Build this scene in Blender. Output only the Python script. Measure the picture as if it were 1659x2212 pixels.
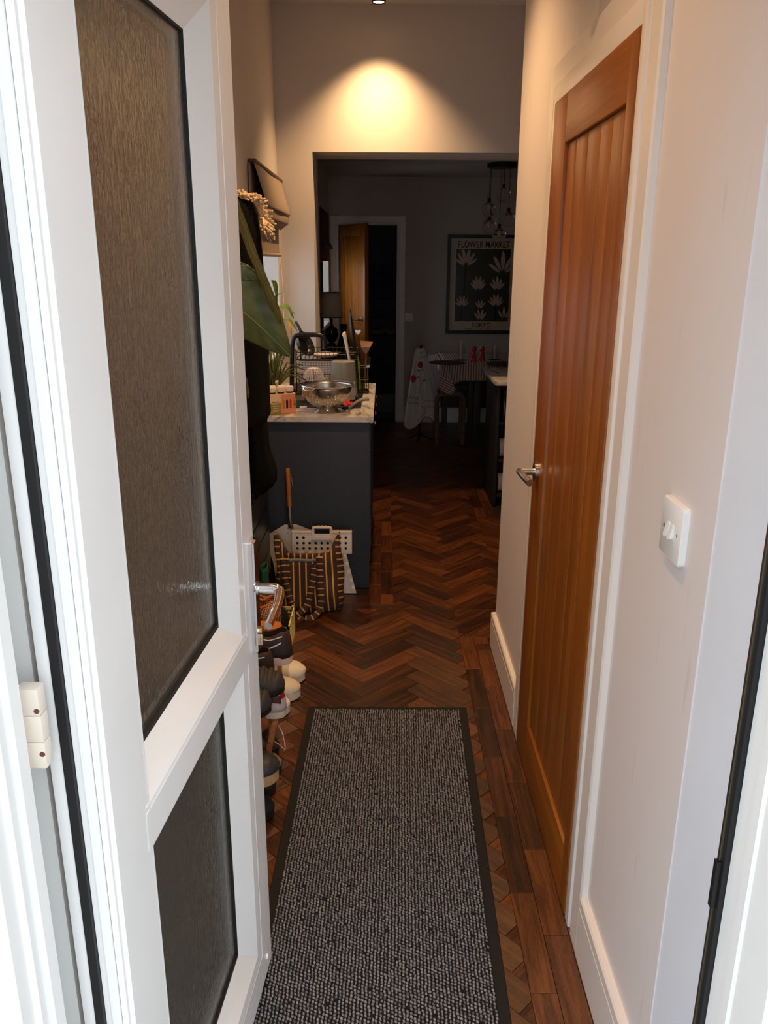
import bpy, bmesh, math, random
from mathutils import Vector, Matrix
random.seed(7)
PI = math.pi
for o in list(bpy.data.objects): bpy.data.objects.remove(o)
SC = bpy.context.scene
COL = SC.collection

# ------------------------------------------------------------------ camera
CAMH = 1.575
FPX, PITCH, YAW, ROLL = 1760.0, 0.29919, 0.00116, 0.00531
_fw = Vector((math.sin(YAW)*math.cos(PITCH), math.cos(YAW)*math.cos(PITCH), -math.sin(PITCH)))
_r0 = Vector((math.cos(YAW), -math.sin(YAW), 0)); _u0 = _r0.cross(_fw)
_r = math.cos(ROLL)*_r0 + math.sin(ROLL)*_u0
_u = -math.sin(ROLL)*_r0 + math.cos(ROLL)*_u0
cam_d = bpy.data.cameras.new('camera'); cam = bpy.data.objects.new('camera', cam_d); COL.objects.link(cam)
cam_d.sensor_fit = 'VERTICAL'; cam_d.sensor_height = 24.0; cam_d.lens = 24.0*FPX/2212.0
cam_d.clip_start = 0.02; cam_d.clip_end = 100
M = Matrix.Identity(4)
for i in range(3):
    M[i][0], M[i][1], M[i][2] = _r[i], _u[i], -_fw[i]
M[2][3] = CAMH
cam.matrix_world = M
SC.camera = cam

# ------------------------------------------------------------------ world, exposure
w = bpy.data.worlds.new('world'); SC.world = w; w.use_nodes = True
bg = w.node_tree.nodes['Background']; bg.inputs[0].default_value = (0.86, 0.93, 1.0, 1); bg.inputs[1].default_value = 2.65
SC.view_settings.view_transform = 'Standard'; SC.view_settings.look = 'None'
SC.view_settings.gamma = 1.0; SC.view_settings.use_curve_mapping = False
SC.view_settings.exposure = 0.0

# ------------------------------------------------------------------ helpers: pixels -> points
def ray(x, y):
    return _r*((x-829.5)/FPX) + _u*((1106-y)/FPX) + _fw
def atY(x, y, Y):
    d = ray(x, y); t = Y/d.y; return Vector((d.x*t, Y, CAMH+d.z*t))
def atX(x, y, X):
    d = ray(x, y); t = X/d.x; return Vector((X, d.y*t, CAMH+d.z*t))
def atZ(x, y, z):
    d = ray(x, y); t = (z-CAMH)/d.z; return Vector((d.x*t, d.y*t, z))
def topx(v):
    d = Vector(v)-Vector((0, 0, CAMH)); z = d.dot(_fw)
    return 829.5+FPX*d.dot(_r)/z, 1106-FPX*d.dot(_u)/z, z

# ------------------------------------------------------------------ helpers: materials
def lin(c):
    return tuple(((v/255)/12.92 if v/255 <= 0.04045 else (((v/255)+0.055)/1.055)**2.4) for v in c)+(1.0,)
class NT:
    def __init__(s, name):
        s.m = bpy.data.materials.new(name); s.m.use_nodes = True; s.t = s.m.node_tree
        s.b = s.t.nodes['Principled BSDF']
    def n(s, typ, **kw):
        nd = s.t.nodes.new(typ)
        for k, v in kw.items():
            if k in nd.inputs: nd.inputs[k].default_value = v
            else: setattr(nd, k, v)
        return nd
    def l(s, a, b): s.t.links.new(a, b)
MATS = {}
def mat(name, rgb, rough=0.5, metal=0.0, var=0.0, vscale=8.0, bump=0.0, bscale=60.0, trans=0.0, ior=1.45, spec=0.5, sheen=0.0, alpha=1.0, emit=None, estr=0.0, coat=0.0, stretch=None):
    if name in MATS: return MATS[name]
    t = NT(name); b = t.b
    b.inputs['Roughness'].default_value = rough; b.inputs['Metallic'].default_value = metal
    b.inputs['IOR'].default_value = ior; b.inputs['Transmission Weight'].default_value = trans
    b.inputs['Specular IOR Level'].default_value = spec; b.inputs['Alpha'].default_value = alpha
    b.inputs['Sheen Weight'].default_value = sheen; b.inputs['Coat Weight'].default_value = coat
    c = lin(rgb); b.inputs['Base Color'].default_value = c
    if emit: b.inputs['Emission Color'].default_value = lin(emit); b.inputs['Emission Strength'].default_value = estr
    tc = None
    if var > 0 or bump > 0:
        tc = t.n('ShaderNodeTexCoord'); src = tc.outputs['Object']
        if stretch:
            mp = t.n('ShaderNodeMapping'); mp.inputs['Scale'].default_value = stretch; t.l(src, mp.inputs[0]); src = mp.outputs[0]
    if var > 0:
        nz = t.n('ShaderNodeTexNoise', Scale=vscale, Detail=5.0); t.l(src, nz.inputs['Vector'])
        rp = t.n('ShaderNodeValToRGB'); rp.color_ramp.elements[0].position = 0.3; rp.color_ramp.elements[1].position = 0.72
        rp.color_ramp.elements[0].color = tuple(v*(1-var) for v in c[:3])+(1,)
        rp.color_ramp.elements[1].color = tuple(min(1, v*(1+var*0.6)) for v in c[:3])+(1,)
        t.l(nz.outputs[0], rp.inputs[0]); t.l(rp.outputs[0], b.inputs['Base Color'])
    if bump > 0:
        n2 = t.n('ShaderNodeTexNoise', Scale=bscale, Detail=4.0); t.l(src, n2.inputs['Vector'])
        bp = t.n('ShaderNodeBump', Strength=bump, Distance=0.01); t.l(n2.outputs[0], bp.inputs['Height']); t.l(bp.outputs[0], b.inputs['Normal'])
    MATS[name] = t.m
    return t.m

def wood_mat(name, c0, c1, c2, rough=0.4, coords='Object', axis=(14, 14, 0.7), bump=0.15, knots=0.0, objrand=0.0):
    """grain stretched along one axis; coords 'UV' -> u along the plank"""
    t = NT(name); b = t.b
    tc = t.n('ShaderNodeTexCoord'); src = tc.outputs[coords]
    rnd = None
    if objrand > 0:
        oi = t.n('ShaderNodeObjectInfo'); at = t.n('ShaderNodeAttribute'); at.attribute_name = 'rnd'
        ad = t.n('ShaderNodeMath', operation='ADD'); t.l(oi.outputs['Random'], ad.inputs[0]); t.l(at.outputs['Fac'], ad.inputs[1])
        fr = t.n('ShaderNodeMath', operation='FRACT'); t.l(ad.outputs[0], fr.inputs[0]); rnd = fr.outputs[0]
        m9 = t.n('ShaderNodeMath', operation='MULTIPLY'); m9.inputs[1].default_value = 53.0; t.l(rnd, m9.inputs[0])
        cx = t.n('ShaderNodeCombineXYZ')
        for i in range(3): t.l(m9.outputs[0], cx.inputs[i])
        va = t.n('ShaderNodeVectorMath', operation='ADD'); t.l(src, va.inputs[0]); t.l(cx.outputs[0], va.inputs[1]); src = va.outputs[0]
    mp = t.n('ShaderNodeMapping'); mp.inputs['Scale'].default_value = axis; t.l(src, mp.inputs[0])
    n1 = t.n('ShaderNodeTexNoise', Scale=1.6, Detail=4.0, Roughness=0.55, Distortion=0.9); t.l(mp.outputs[0], n1.inputs['Vector'])
    mp2 = t.n('ShaderNodeMapping'); mp2.inputs['Scale'].default_value = tuple(v*(9 if v > 2 else 2.2) for v in axis); t.l(src, mp2.inputs[0])
    n2 = t.n('ShaderNodeTexNoise', Scale=2.0, Detail=6.0, Roughness=0.7); t.l(mp2.outputs[0], n2.inputs['Vector'])
    mx = t.n('ShaderNodeMath', operation='MULTIPLY_ADD'); mx.inputs[1].default_value = 0.55; t.l(n2.outputs[0], mx.inputs[0])
    m3 = t.n('ShaderNodeMath', operation='MULTIPLY'); m3.inputs[1].default_value = 0.55; t.l(n1.outputs[0], m3.inputs[0]); t.l(m3.outputs[0], mx.inputs[2])
    last = mx.outputs[0]
    if rnd is not None:
        m4 = t.n('ShaderNodeMath', operation='MULTIPLY_ADD'); m4.inputs[1].default_value = objrand; m4.inputs[2].default_value = -objrand/2
        t.l(rnd, m4.inputs[0]); m5 = t.n('ShaderNodeMath', operation='ADD'); t.l(last, m5.inputs[0]); t.l(m4.outputs[0], m5.inputs[1]); last = m5.outputs[0]
    rp = t.n('ShaderNodeValToRGB'); e = rp.color_ramp.elements
    e[0].position = 0.38; e[0].color = lin(c0); e[1].position = 0.71; e[1].color = lin(c2)
    em = e.new(0.54); em.color = lin(c1)
    t.l(last, rp.inputs[0]); col = rp.outputs[0]
    if knots > 0:
        mk = t.n('ShaderNodeMapping'); mk.inputs['Scale'].default_value = tuple(v*0.5 if v > 2 else v*2.6 for v in axis); t.l(src, mk.inputs[0])
        nk = t.n('ShaderNodeTexNoise', Scale=1.5, Detail=3.0, Distortion=1.5); t.l(mk.outputs[0], nk.inputs['Vector'])
        rk = t.n('ShaderNodeValToRGB'); rk.color_ramp.elements[0].position = 0.66; rk.color_ramp.elements[1].position = 0.76
        rk.color_ramp.elements[0].color = (0, 0, 0, 1); rk.color_ramp.elements[1].color = (knots, knots, knots, 1)
        t.l(nk.outputs[0], rk.inputs[0])
        mixk = t.n('ShaderNodeMix', data_type='RGBA'); mixk.inputs[7].default_value = lin(tuple(v*0.3 for v in c0))
        t.l(rk.outputs[0], mixk.inputs[0]); t.l(col, mixk.inputs[6]); col = mixk.outputs[2]
    t.l(col, b.inputs['Base Color']); b.inputs['Roughness'].default_value = rough
    bp = t.n('ShaderNodeBump', Strength=bump, Distance=0.004); t.l(n2.outputs[0], bp.inputs['Height']); t.l(bp.outputs[0], b.inputs['Normal'])
    MATS[name] = t.m
    return t.m

# ------------------------------------------------------------------ helpers: geometry
class MB:
    """collects faces in world space; becomes ONE mesh object"""
    def __init__(s): s.v = []; s.f = []; s.uv = {}; s.mi = {}; s.cur = 0
    def add(s, vs, fs, uvs=None):
        o = len(s.v); s.v += [Vector(p) for p in vs]
        for i, f in enumerate(fs):
            if uvs: s.uv[len(s.f)] = uvs[i]
            if s.cur: s.mi[len(s.f)] = s.cur
            s.f.append(tuple(o+k for k in f))
        return s
    def box(s, a, b, bev=0.0):
        (x0, y0, z0), (x1, y1, z1) = [[min(p, q) for p, q in zip(a, b)], [max(p, q) for p, q in zip(a, b)]]
        if bev <= 0:
            vs = [(x0,y0,z0),(x1,y0,z0),(x1,y1,z0),(x0,y1,z0),(x0,y0,z1),(x1,y0,z1),(x1,y1,z1),(x0,y1,z1)]
            return s.add(vs, [(0,3,2,1),(4,5,6,7),(0,1,5,4),(1,2,6,5),(2,3,7,6),(3,0,4,7)])
        bev = min(bev, (x1-x0)/2.01, (y1-y0)/2.01, (z1-z0)/2.01)
        bm = bmesh.new(); bmesh.ops.create_cube(bm, size=1)
        for v in bm.verts: v.co = Vector(((x0+x1)/2+v.co.x*(x1-x0), (y0+y1)/2+v.co.y*(y1-y0), (z0+z1)/2+v.co.z*(z1-z0)))
        bmesh.ops.bevel(bm, geom=list(bm.edges), offset=bev, segments=2, profile=0.6, affect='EDGES')
        bm.verts.index_update()
        s.add([v.co.copy() for v in bm.verts], [[v.index for v in f.verts] for f in bm.faces]); bm.free(); return s
    def obox(s, c, ax, ay, az, bev=0.0):
        """oriented box: centre and three half-axis vectors"""
        m = MB(); m.box((-1,-1,-1), (1,1,1)); ax, ay, az, c = Vector(ax), Vector(ay), Vector(az), Vector(c)
        if bev > 0:
            m = MB(); la, lb, lc = ax.length, ay.length, az.length; m.box((-la,-lb,-lc), (la,lb,lc), bev)
            ax, ay, az = ax.normalized(), ay.normalized(), az.normalized()
        return s.add([c+ax*p.x+ay*p.y+az*p.z for p in m.v], m.f)
    def prism(s, poly, h0, h1, plane='xy', cap=True):
        """polygon extruded; plane xy -> z, xz -> y, yz -> x"""
        n = len(poly)
        def P(p, h): return {'xy': (p[0], p[1], h), 'xz': (p[0], h, p[1]), 'yz': (h, p[0], p[1])}[plane]
        vs = [P(p, h0) for p in poly]+[P(p, h1) for p in poly]
        fs = [(i, (i+1) % n, n+(i+1) % n, n+i) for i in range(n)]
        if cap: fs += [tuple(range(n-1, -1, -1)), tuple(range(n, 2*n))]
        return s.add(vs, fs)
    def lathe(s, prof, c, axis=(0,0,1), seg=24, arc=2*PI, skip=None, xa=None):
        """prof: (radius, height) pairs along axis from c"""
        az = Vector(axis).normalized(); ax = Vector(xa).normalized() if xa else az.orthogonal().normalized(); ay = az.cross(ax); c = Vector(c)
        full = abs(arc-2*PI) < 1e-6; m = seg if full else seg+1
        vs = []
        for r, h in prof:
            for i in range(m):
                a = arc*i/seg; vs.append(c+az*h+(ax*math.cos(a)+ay*math.sin(a))*r)
        fs = []
        for j in range(len(prof)-1):
            for i in range(seg):
                if skip and skip(i, j): continue
                k = (i+1) % m
                fs.append((j*m+i, j*m+k, (j+1)*m+k, (j+1)*m+i))
        return s.add(vs, fs)
    def cyl(s, a, b, r, r2=None, seg=16):
        a, b = Vector(a), Vector(b); r2 = r if r2 is None else r2; h = (b-a).length
        return s.lathe([(0.0001, 0), (r, 0), (r2, h), (0.0001, h)], a, b-a, seg)
    def tube(s, pts, r, seg=8, cap=True, flat=None):
        pts = [Vector(p) for p in pts]; n = len(pts)
        rr = r if callable(r) else (lambda t: r)
        T = [(pts[min(i+1, n-1)]-pts[max(i-1, 0)]).normalized() for i in range(n)]
        nrm = T[0].orthogonal().normalized() if not flat else Vector(flat)
        vs = []
        for i in range(n):
            nrm = (nrm-T[i]*nrm.dot(T[i])).normalized(); bn = T[i].cross(nrm); q = rr(i/(n-1))
            ra, rb = q if isinstance(q, tuple) else (q, q)
            for k in range(seg):
                a = 2*PI*k/seg; vs.append(pts[i]+nrm*math.cos(a)*ra+bn*math.sin(a)*rb)
        fs = [(i*seg+k, i*seg+(k+1) % seg, (i+1)*seg+(k+1) % seg, (i+1)*seg+k) for i in range(n-1) for k in range(seg)]
        if cap: fs += [tuple(range(seg-1, -1, -1)), tuple((n-1)*seg+k for k in range(seg))]
        return s.add(vs, fs)
    def grid(s, fn, nu, nv, uvfn=None, closeu=False, skip=None):
        mu = nu if closeu else nu+1
        vs = [fn(i/nu, j/nv) for j in range(nv+1) for i in range(mu)]
        fs, uvs = [], []
        for j in range(nv):
            for i in range(nu):
                if skip and skip(i, j): continue
                k = (i+1) % mu
                fs.append((j*mu+i, j*mu+k, (j+1)*mu+k, (j+1)*mu+i))
                if uvfn: uvs.append([uvfn(a/nu, b/nv) for a, b in ((i, j), (i+1, j), (i+1, j+1), (i, j+1))])
        return s.add(vs, fs, uvs if uvfn else None)
    def sphere(s, c, r, seg=16, rings=10, sc=(1,1,1)):
        c = Vector(c)
        return s.grid(lambda u, v: c+Vector((math.cos(2*PI*u)*math.sin(PI*max(v, 1e-4))*r*sc[0], math.sin(2*PI*u)*math.sin(PI*max(v, 1e-4))*r*sc[1], -math.cos(PI*v)*r*sc[2])), seg, rings, closeu=True)
    def xf(s, m):
        s.v = [m @ p for p in s.v]; return s
    def merge(s, o):
        base = len(s.f); k = len(s.v); s.v += o.v; s.f += [tuple(k+i for i in f) for f in o.f]
        for a, b in o.uv.items(): s.uv[base+a] = b
        for a, b in o.mi.items(): s.mi[base+a] = b
        return s

def rootloc(p):
    while p is not None and p.parent is not None: p = p.parent
    return Vector(p.location) if p is not None else Vector((0, 0, 0))
def obj(name, mb, m, parent=None, smooth=35, thick=0.0, sub=0, origin=None, raw=False):
    me = bpy.data.meshes.new(name)
    base = rootloc(parent) if parent is not None else Vector(origin or (0, 0, 0))
    me.from_pydata([tuple(p-base) for p in mb.v], [], mb.f)
    if mb.uv:
        uvl = me.uv_layers.new(name='UVMap')
        for fi, u in mb.uv.items():
            for li, q in zip(me.polygons[fi].loop_indices, u): uvl.data[li].uv = q
    for x in (m if isinstance(m, (list, tuple)) else [m]): me.materials.append(x)
    for fi, k in mb.mi.items(): me.polygons[fi].material_index = k
    if not raw: bm = bmesh.new(); bm.from_mesh(me); bmesh.ops.remove_doubles(bm, verts=bm.verts, dist=1e-5); bmesh.ops.recalc_face_normals(bm, faces=bm.faces); bm.to_mesh(me); bm.free()
    if smooth:
        me.polygons.foreach_set('use_smooth', [True]*len(me.polygons)); me.set_sharp_from_angle(angle=math.radians(smooth))
    o = bpy.data.objects.new(name, me); COL.objects.link(o)
    if parent is not None: o.parent = parent
    else: o.location = base
    if thick: md = o.modifiers.new('solid', 'SOLIDIFY'); md.thickness = thick; md.offset = 0
    if sub: md = o.modifiers.new('sub', 'SUBSURF'); md.levels = sub; md.render_levels = sub
    return o
def tag(o, label, cat, group=None, kind=None):
    o['label'] = label; o['category'] = cat
    if group: o['group'] = group
    if kind: o['kind'] = kind
    return o
def thing(name, label, cat, loc, group=None, kind=None):
    o = bpy.data.objects.new(name, None); COL.objects.link(o); o.location = loc; o.empty_display_size = 0.05
    return tag(o, label, cat, group, kind)
def one(name, mb, m, label, cat, loc, group=None, kind=None, **kw):
    return tag(obj(name, mb, m, None, origin=loc, **kw), label, cat, group, kind)
def text_mb(body, size, place, extrude=0.0005, align='CENTER'):
    """lettering turned into a mesh; place(x, y, d) -> world point"""
    cu = bpy.data.curves.new('txt', 'FONT'); cu.body = body; cu.size = size; cu.align_x = align; cu.extrude = extrude; cu.resolution_u = 3; cu.offset = size*0.007
    o = bpy.data.objects.new('txt', cu); COL.objects.link(o)
    me = bpy.data.meshes.new_from_object(o.evaluated_get(bpy.context.evaluated_depsgraph_get()))
    m = MB(); m.add([place(v.co.x, v.co.y, v.co.z) for v in me.vertices], [tuple(p.vertices) for p in me.polygons])
    bpy.data.objects.remove(o); bpy.data.meshes.remove(me); bpy.data.curves.remove(cu)
    return m
def catmull(pts, n=6):
    pts = [Vector(p) for p in pts]; out = []
    for i in range(len(pts)-1):
        p0, p1, p2, p3 = pts[max(i-1, 0)], pts[i], pts[i+1], pts[min(i+2, len(pts)-1)]
        for k in range(n):
            t = k/n; out.append(0.5*((2*p1)+(p2-p0)*t+(2*p0-5*p1+4*p2-p3)*t*t+(3*p1-p0-3*p2+p3)*t**3))
    return out+[pts[-1]]
def interp(tab, x):
    if x <= tab[0][0]: return tab[0][1]
    for (a, b), (c, d) in zip(tab, tab[1:]):
        if x <= c: return b+(d-b)*(x-a)/(c-a)
    return tab[-1][1]
# ------------------------------------------------------------------ common materials
M_WALL = mat('wall_paint', (222, 214, 208), 0.75, var=0.03, vscale=3, bump=0.02, bscale=120)
M_CEIL = mat('ceiling_paint', (228, 224, 220), 0.8)
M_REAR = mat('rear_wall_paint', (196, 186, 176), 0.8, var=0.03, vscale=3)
M_GLOSS = mat('white_gloss_paint', (236, 228, 222), 0.35, var=0.03, vscale=6, bump=0.04, bscale=40)
M_UPVC = mat('white_upvc', (238, 238, 236), 0.32, var=0.035, vscale=5)
M_REVEAL = mat('reveal_paint', (232, 237, 246), 0.5, var=0.04, vscale=5)
M_RUB = mat('black_rubber', (22, 22, 24), 0.6)
M_BLACK = mat('black_plastic', (12, 12, 13), 0.35)
M_CHROME = mat('chrome', (225, 225, 228), 0.08, 1.0)
M_STEEL = mat('brushed_steel', (190, 186, 180), 0.28, 1.0, bump=0.05, bscale=200)
M_DARK = mat('dark_void', (16, 15, 15), 0.9)
M_NAVY = mat('navy_cabinet', (48, 54, 66), 0.55, var=0.06, vscale=20, bump=0.04, bscale=150, stretch=(1, 1, 0.05))
M_GLASS = mat('clear_glass', (250, 252, 252), 0.02, trans=1.0, ior=1.45)
M_WINGLASS = mat('window_glass', (240, 246, 250), 0.0, trans=1.0, ior=1.05)

def scuffed():
    t = NT('scuffed_wall_paint'); b = t.b; b.inputs['Roughness'].default_value = 0.6
    tc = t.n('ShaderNodeTexCoord')
    base = lin((230, 221, 218))
    n0 = t.n('ShaderNodeTexNoise', Scale=2.2, Detail=3.0); t.l(tc.outputs['Object'], n0.inputs['Vector'])
    r0 = t.n('ShaderNodeValToRGB'); r0.color_ramp.elements[0].color = tuple(v*0.955 for v in base[:3])+(1,); r0.color_ramp.elements[1].color = base
    t.l(n0.outputs[0], r0.inputs[0])
    mp = t.n('ShaderNodeMapping'); mp.inputs['Scale'].default_value = (1, 14, 2.2); mp.inputs['Rotation'].default_value = (-0.5, 0, 0); t.l(tc.outputs['Object'], mp.inputs[0])
    n1 = t.n('ShaderNodeTexNoise', Scale=2.3, Detail=2.0); t.l(mp.outputs[0], n1.inputs['Vector'])
    r1 = t.n('ShaderNodeValToRGB'); r1.color_ramp.elements[0].position = 0.66; r1.color_ramp.elements[1].position = 0.78
    r1.color_ramp.elements[0].color = (0, 0, 0, 1); r1.color_ramp.elements[1].color = (0.17, 0.17, 0.17, 1); t.l(n1.outputs[0], r1.inputs[0])
    mx = t.n('ShaderNodeMix', data_type='RGBA'); mx.inputs[7].default_value = lin((128, 120, 118)); t.l(r1.outputs[0], mx.inputs[0]); t.l(r0.outputs[0], mx.inputs[6])
    t.l(mx.outputs[2], b.inputs['Base Color']); return t.m
M_WALLR = scuffed()
M_OAK = wood_mat('oak_veneer', (118, 64, 12), (146, 82, 18), (170, 102, 31), 0.36, axis=(16, 16, 0.9), bump=0.08)
M_OAKH = wood_mat('oak_veneer_rail', (118, 64, 12), (146, 82, 18), (170, 102, 31), 0.36, axis=(16, 0.9, 16), bump=0.08)
M_PLANK = wood_mat('dark_oak_plank', (28, 11, 4), (72, 36, 13), (120, 68, 31), 0.36, coords='UV', axis=(3.0, 40, 1), bump=0.3, knots=0.95, objrand=0.20)

def struct(name, mb, m, label, cat, **kw): return one(name, mb, m, label, cat, (0, 0, 0), kind='structure', **kw)

# ------------------------------------------------------------------ room shell
XL, XR, YF, YE, YH, YH2, YB = -0.60, 0.48, 0.70, 3.172, 4.90, 5.25, 8.25
ZC, ZH, ZC2, XLB = 2.87, 2.15, 2.33, -0.53
DY0, DY1, DZ = 1.66, 2.424, 1.981           # oak door
m = MB(); m.box((XL-0.3, 0.6, -0.06), (2.5, 10.9, -0.006))
FLOOR = struct('floor', m, mat('floor_underlay', (30, 18, 10), 0.8), 'dark herringbone wood floor running from front door to back room', 'floor')
m = MB(); m.box((XL-0.3, YF-0.1, ZC), (2.5, YH, ZC+0.1))
struct('ceiling', m, M_CEIL, 'high white ceiling over the hallway', 'ceiling')
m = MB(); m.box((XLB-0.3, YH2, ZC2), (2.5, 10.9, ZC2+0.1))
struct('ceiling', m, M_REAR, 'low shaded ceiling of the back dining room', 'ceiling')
# right wall with the oak doorway
m = MB()
m.box((XR, 1.12, 0), (XR+0.12, 1.60, ZC)); m.box((XR, 2.485, 0), (XR+0.12, YE, ZC)); m.box((XR, 1.60, 2.03), (XR+0.12, 2.485, ZC))
struct('wall_right', m, M_WALLR, 'scuffed pale grey hallway wall around the oak door', 'wall', smooth=0)
m = MB(); m.box((XR+0.002, 0.80, 0), (XR+0.12, 1.12, ZC)); m.box((XR+0.012, 0.70, 0), (XR+0.12, 0.80, ZC))
struct('trim_1', m, M_REVEAL, 'white plaster reveal beside the front door frame', 'reveal', smooth=0)
m = MB(); m.box((XR+0.12, YE-0.12, 0), (2.5, YE, ZC)); m.box((2.3, YE, 0), (2.5, YH, ZC))
struct('wall_kitchen', m, M_WALL, 'pale kitchen wall behind the hallway corner', 'wall', smooth=0)
m = MB(); m.box((0.62, 1.2, 0), (0.64, 2.9, ZC))
struct('wall_closet', m, M_DARK, 'dark backing wall behind the oak door', 'wall', smooth=0)
# left wall with kitchen window
WY0, WY1, WZ0, WZ1 = 3.88, 4.82, 1.05, 1.95
m = MB()
m.box((XL-0.3, YF-0.1, 0), (XL, WY0, ZC)); m.box((XL-0.3, WY1, 0), (XL, YH, ZC)); m.box((XL-0.3, WY0, 0), (XL, WY1, WZ0)); m.box((XL-0.3, WY0, WZ1), (XL, WY1, ZC))
struct('wall_left', m, M_WALL, 'pale hallway wall with the coats and kitchen window', 'wall', smooth=0)
# dividing wall with wide opening
m = MB(); m.box((XL-0.3, YH, 0), (-0.402, YH2, ZC)); m.box((-0.402, YH, ZH), (2.5, YH2, ZC)); m.box((2.0, YH, 0), (2.5, YH2, ZH))
struct('wall_divider', m, M_WALL, 'wall with wide opening between kitchen and dining room', 'wall', smooth=0)
# back room
BY0, BY1, BZ0, BZ1 = 7.05, 8.07, 1.0, 1.95
m = MB()
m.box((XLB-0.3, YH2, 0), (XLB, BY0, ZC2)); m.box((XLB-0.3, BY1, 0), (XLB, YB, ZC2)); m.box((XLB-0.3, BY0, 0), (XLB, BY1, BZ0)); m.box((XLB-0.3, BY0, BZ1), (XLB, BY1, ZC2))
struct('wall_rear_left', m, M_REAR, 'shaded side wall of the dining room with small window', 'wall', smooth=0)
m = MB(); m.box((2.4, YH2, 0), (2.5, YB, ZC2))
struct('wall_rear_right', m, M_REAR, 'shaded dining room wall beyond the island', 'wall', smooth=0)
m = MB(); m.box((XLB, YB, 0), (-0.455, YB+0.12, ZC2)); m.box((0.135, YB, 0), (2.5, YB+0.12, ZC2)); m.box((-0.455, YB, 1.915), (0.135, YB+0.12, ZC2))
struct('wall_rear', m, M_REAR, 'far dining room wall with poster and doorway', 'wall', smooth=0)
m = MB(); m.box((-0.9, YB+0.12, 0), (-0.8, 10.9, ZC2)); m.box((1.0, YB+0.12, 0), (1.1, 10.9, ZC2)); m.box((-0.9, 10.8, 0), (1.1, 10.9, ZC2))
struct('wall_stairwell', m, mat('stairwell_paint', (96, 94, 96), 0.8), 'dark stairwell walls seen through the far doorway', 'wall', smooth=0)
# front wall of the house around the door frame, ground outside, neighbour wall
m = MB(); m.box((-4, 0.60, -0.15), (-0.475, 0.70, 3.4)); m.box((0.475, 0.60, -0.15), (4, 0.70, 3.4)); m.box((-0.475, 0.60, 2.14), (0.475, 0.70, 3.4))
struct('wall_front', m, mat('outer_render', (214, 208, 200), 0.85, bump=0.2, bscale=200), 'pale rendered front wall of the house', 'wall', smooth=0)
m = MB(); m.box((-8, -9, -0.2), (8, 0.6, -0.1))
struct('ground', m, mat('paving', (150, 146, 140), 0.85, var=0.15, vscale=6), 'grey paving in front of the door', 'ground')
# ------------------------------------------------------------------ windows
def window(n, X, y0, y1, z0, z1, label, depth=0.09):
    t = thing('window_%d' % n, label, 'window', (X, (y0+y1)/2, z0), kind='structure')
    f = MB()
    for a, b in (((X-0.05, y0, z0), (X, y0+0.05, z1)), ((X-0.05, y1-0.05, z0), (X, y1, z1)), ((X-0.05, y0+0.05, z0), (X, y1-0.05, z0+0.05)), ((X-0.05, y0+0.05, z1-0.05), (X, y1-0.05, z1)), ((X-0.05, (y0+y1)/2-0.03, z0+0.05), (X, (y0+y1)/2+0.03, z1-0.05))):
        f.box(a, b, 0.004)
    obj('window_frame', f, M_UPVC, t)
    for a, b in ((y0+0.05, (y0+y1)/2-0.03), ((y0+y1)/2+0.03, y1-0.05)):
        g = MB(); g.box((X-0.03, a, z0+0.05), (X-0.026, b, z1-0.05)); obj('pane', g, M_WINGLASS, t, smooth=0)
    s = MB(); s.box((X-0.02, y0, z0-0.001), (X+depth+0.02, y1, z0+0.02), 0.004); obj('window_sill', s, M_GLOSS, t)
    return t
window(1, XL-0.20, WY0, WY1, WZ0, WZ1, 'white framed kitchen window under the roman blind', 0.19)
window(2, XLB-0.18, BY0, BY1, BZ0, BZ1, 'small bright window in the dark dining room', 0.17)

# ------------------------------------------------------------------ skirting boards
def skirt(name, pts, h, label, th=0.018):
    """pts: wall line in plan, thickness goes to the left of travel"""
    m = MB(); n = len(pts); P = [Vector((p[0], p[1])) for p in pts]
    def off(i, d):
        ds = []
        if i > 0: ds.append((P[i]-P[i-1]).normalized())
        if i < n-1: ds.append((P[i+1]-P[i]).normalized())
        ns = [Vector((-q.y, q.x)) for q in ds]
        if len(ns) == 1: return P[i]+ns[0]*d
        b = (ns[0]+ns[1]).normalized(); return P[i]+b*(d/max(0.3, b.dot(ns[0])))
    prof = [(0, 0), (th, 0), (th, h*0.80), (th-0.004, h*0.805), (th-0.004, h*0.83), (th, h*0.835), (th, h-0.005), (th-0.004, h), (0, h)]
    k = len(prof); vs = []
    for i in range(n):
        for d, z in prof:
            q = off(i, d); vs.append((q.x, q.y, z))
    fs = [(i*k+a, i*k+(a+1) % k, (i+1)*k+(a+1) % k, (i+1)*k+a) for i in range(n-1) for a in range(k)]
    fs += [tuple(range(k)), tuple((n-1)*k+a for a in range(k))[::-1]]
    m.add(vs, fs); return struct(name, m, M_GLOSS, label, 'skirting', smooth=20)
skirt('baseboard_right', [(XR, 0.81), (XR, 1.545)], 0.165, 'cream skirting board between front door and oak door')
skirt('baseboard_right', [(XR, 2.54), (XR, YE), (XR+0.1, YE)], 0.15, 'cream skirting board between oak door and kitchen corner')
skirt('baseboard_rear', [(2.4, YB), (0.215, YB)][::-1], 0.16, 'white skirting board under the radiator', th=-0.018)

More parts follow.
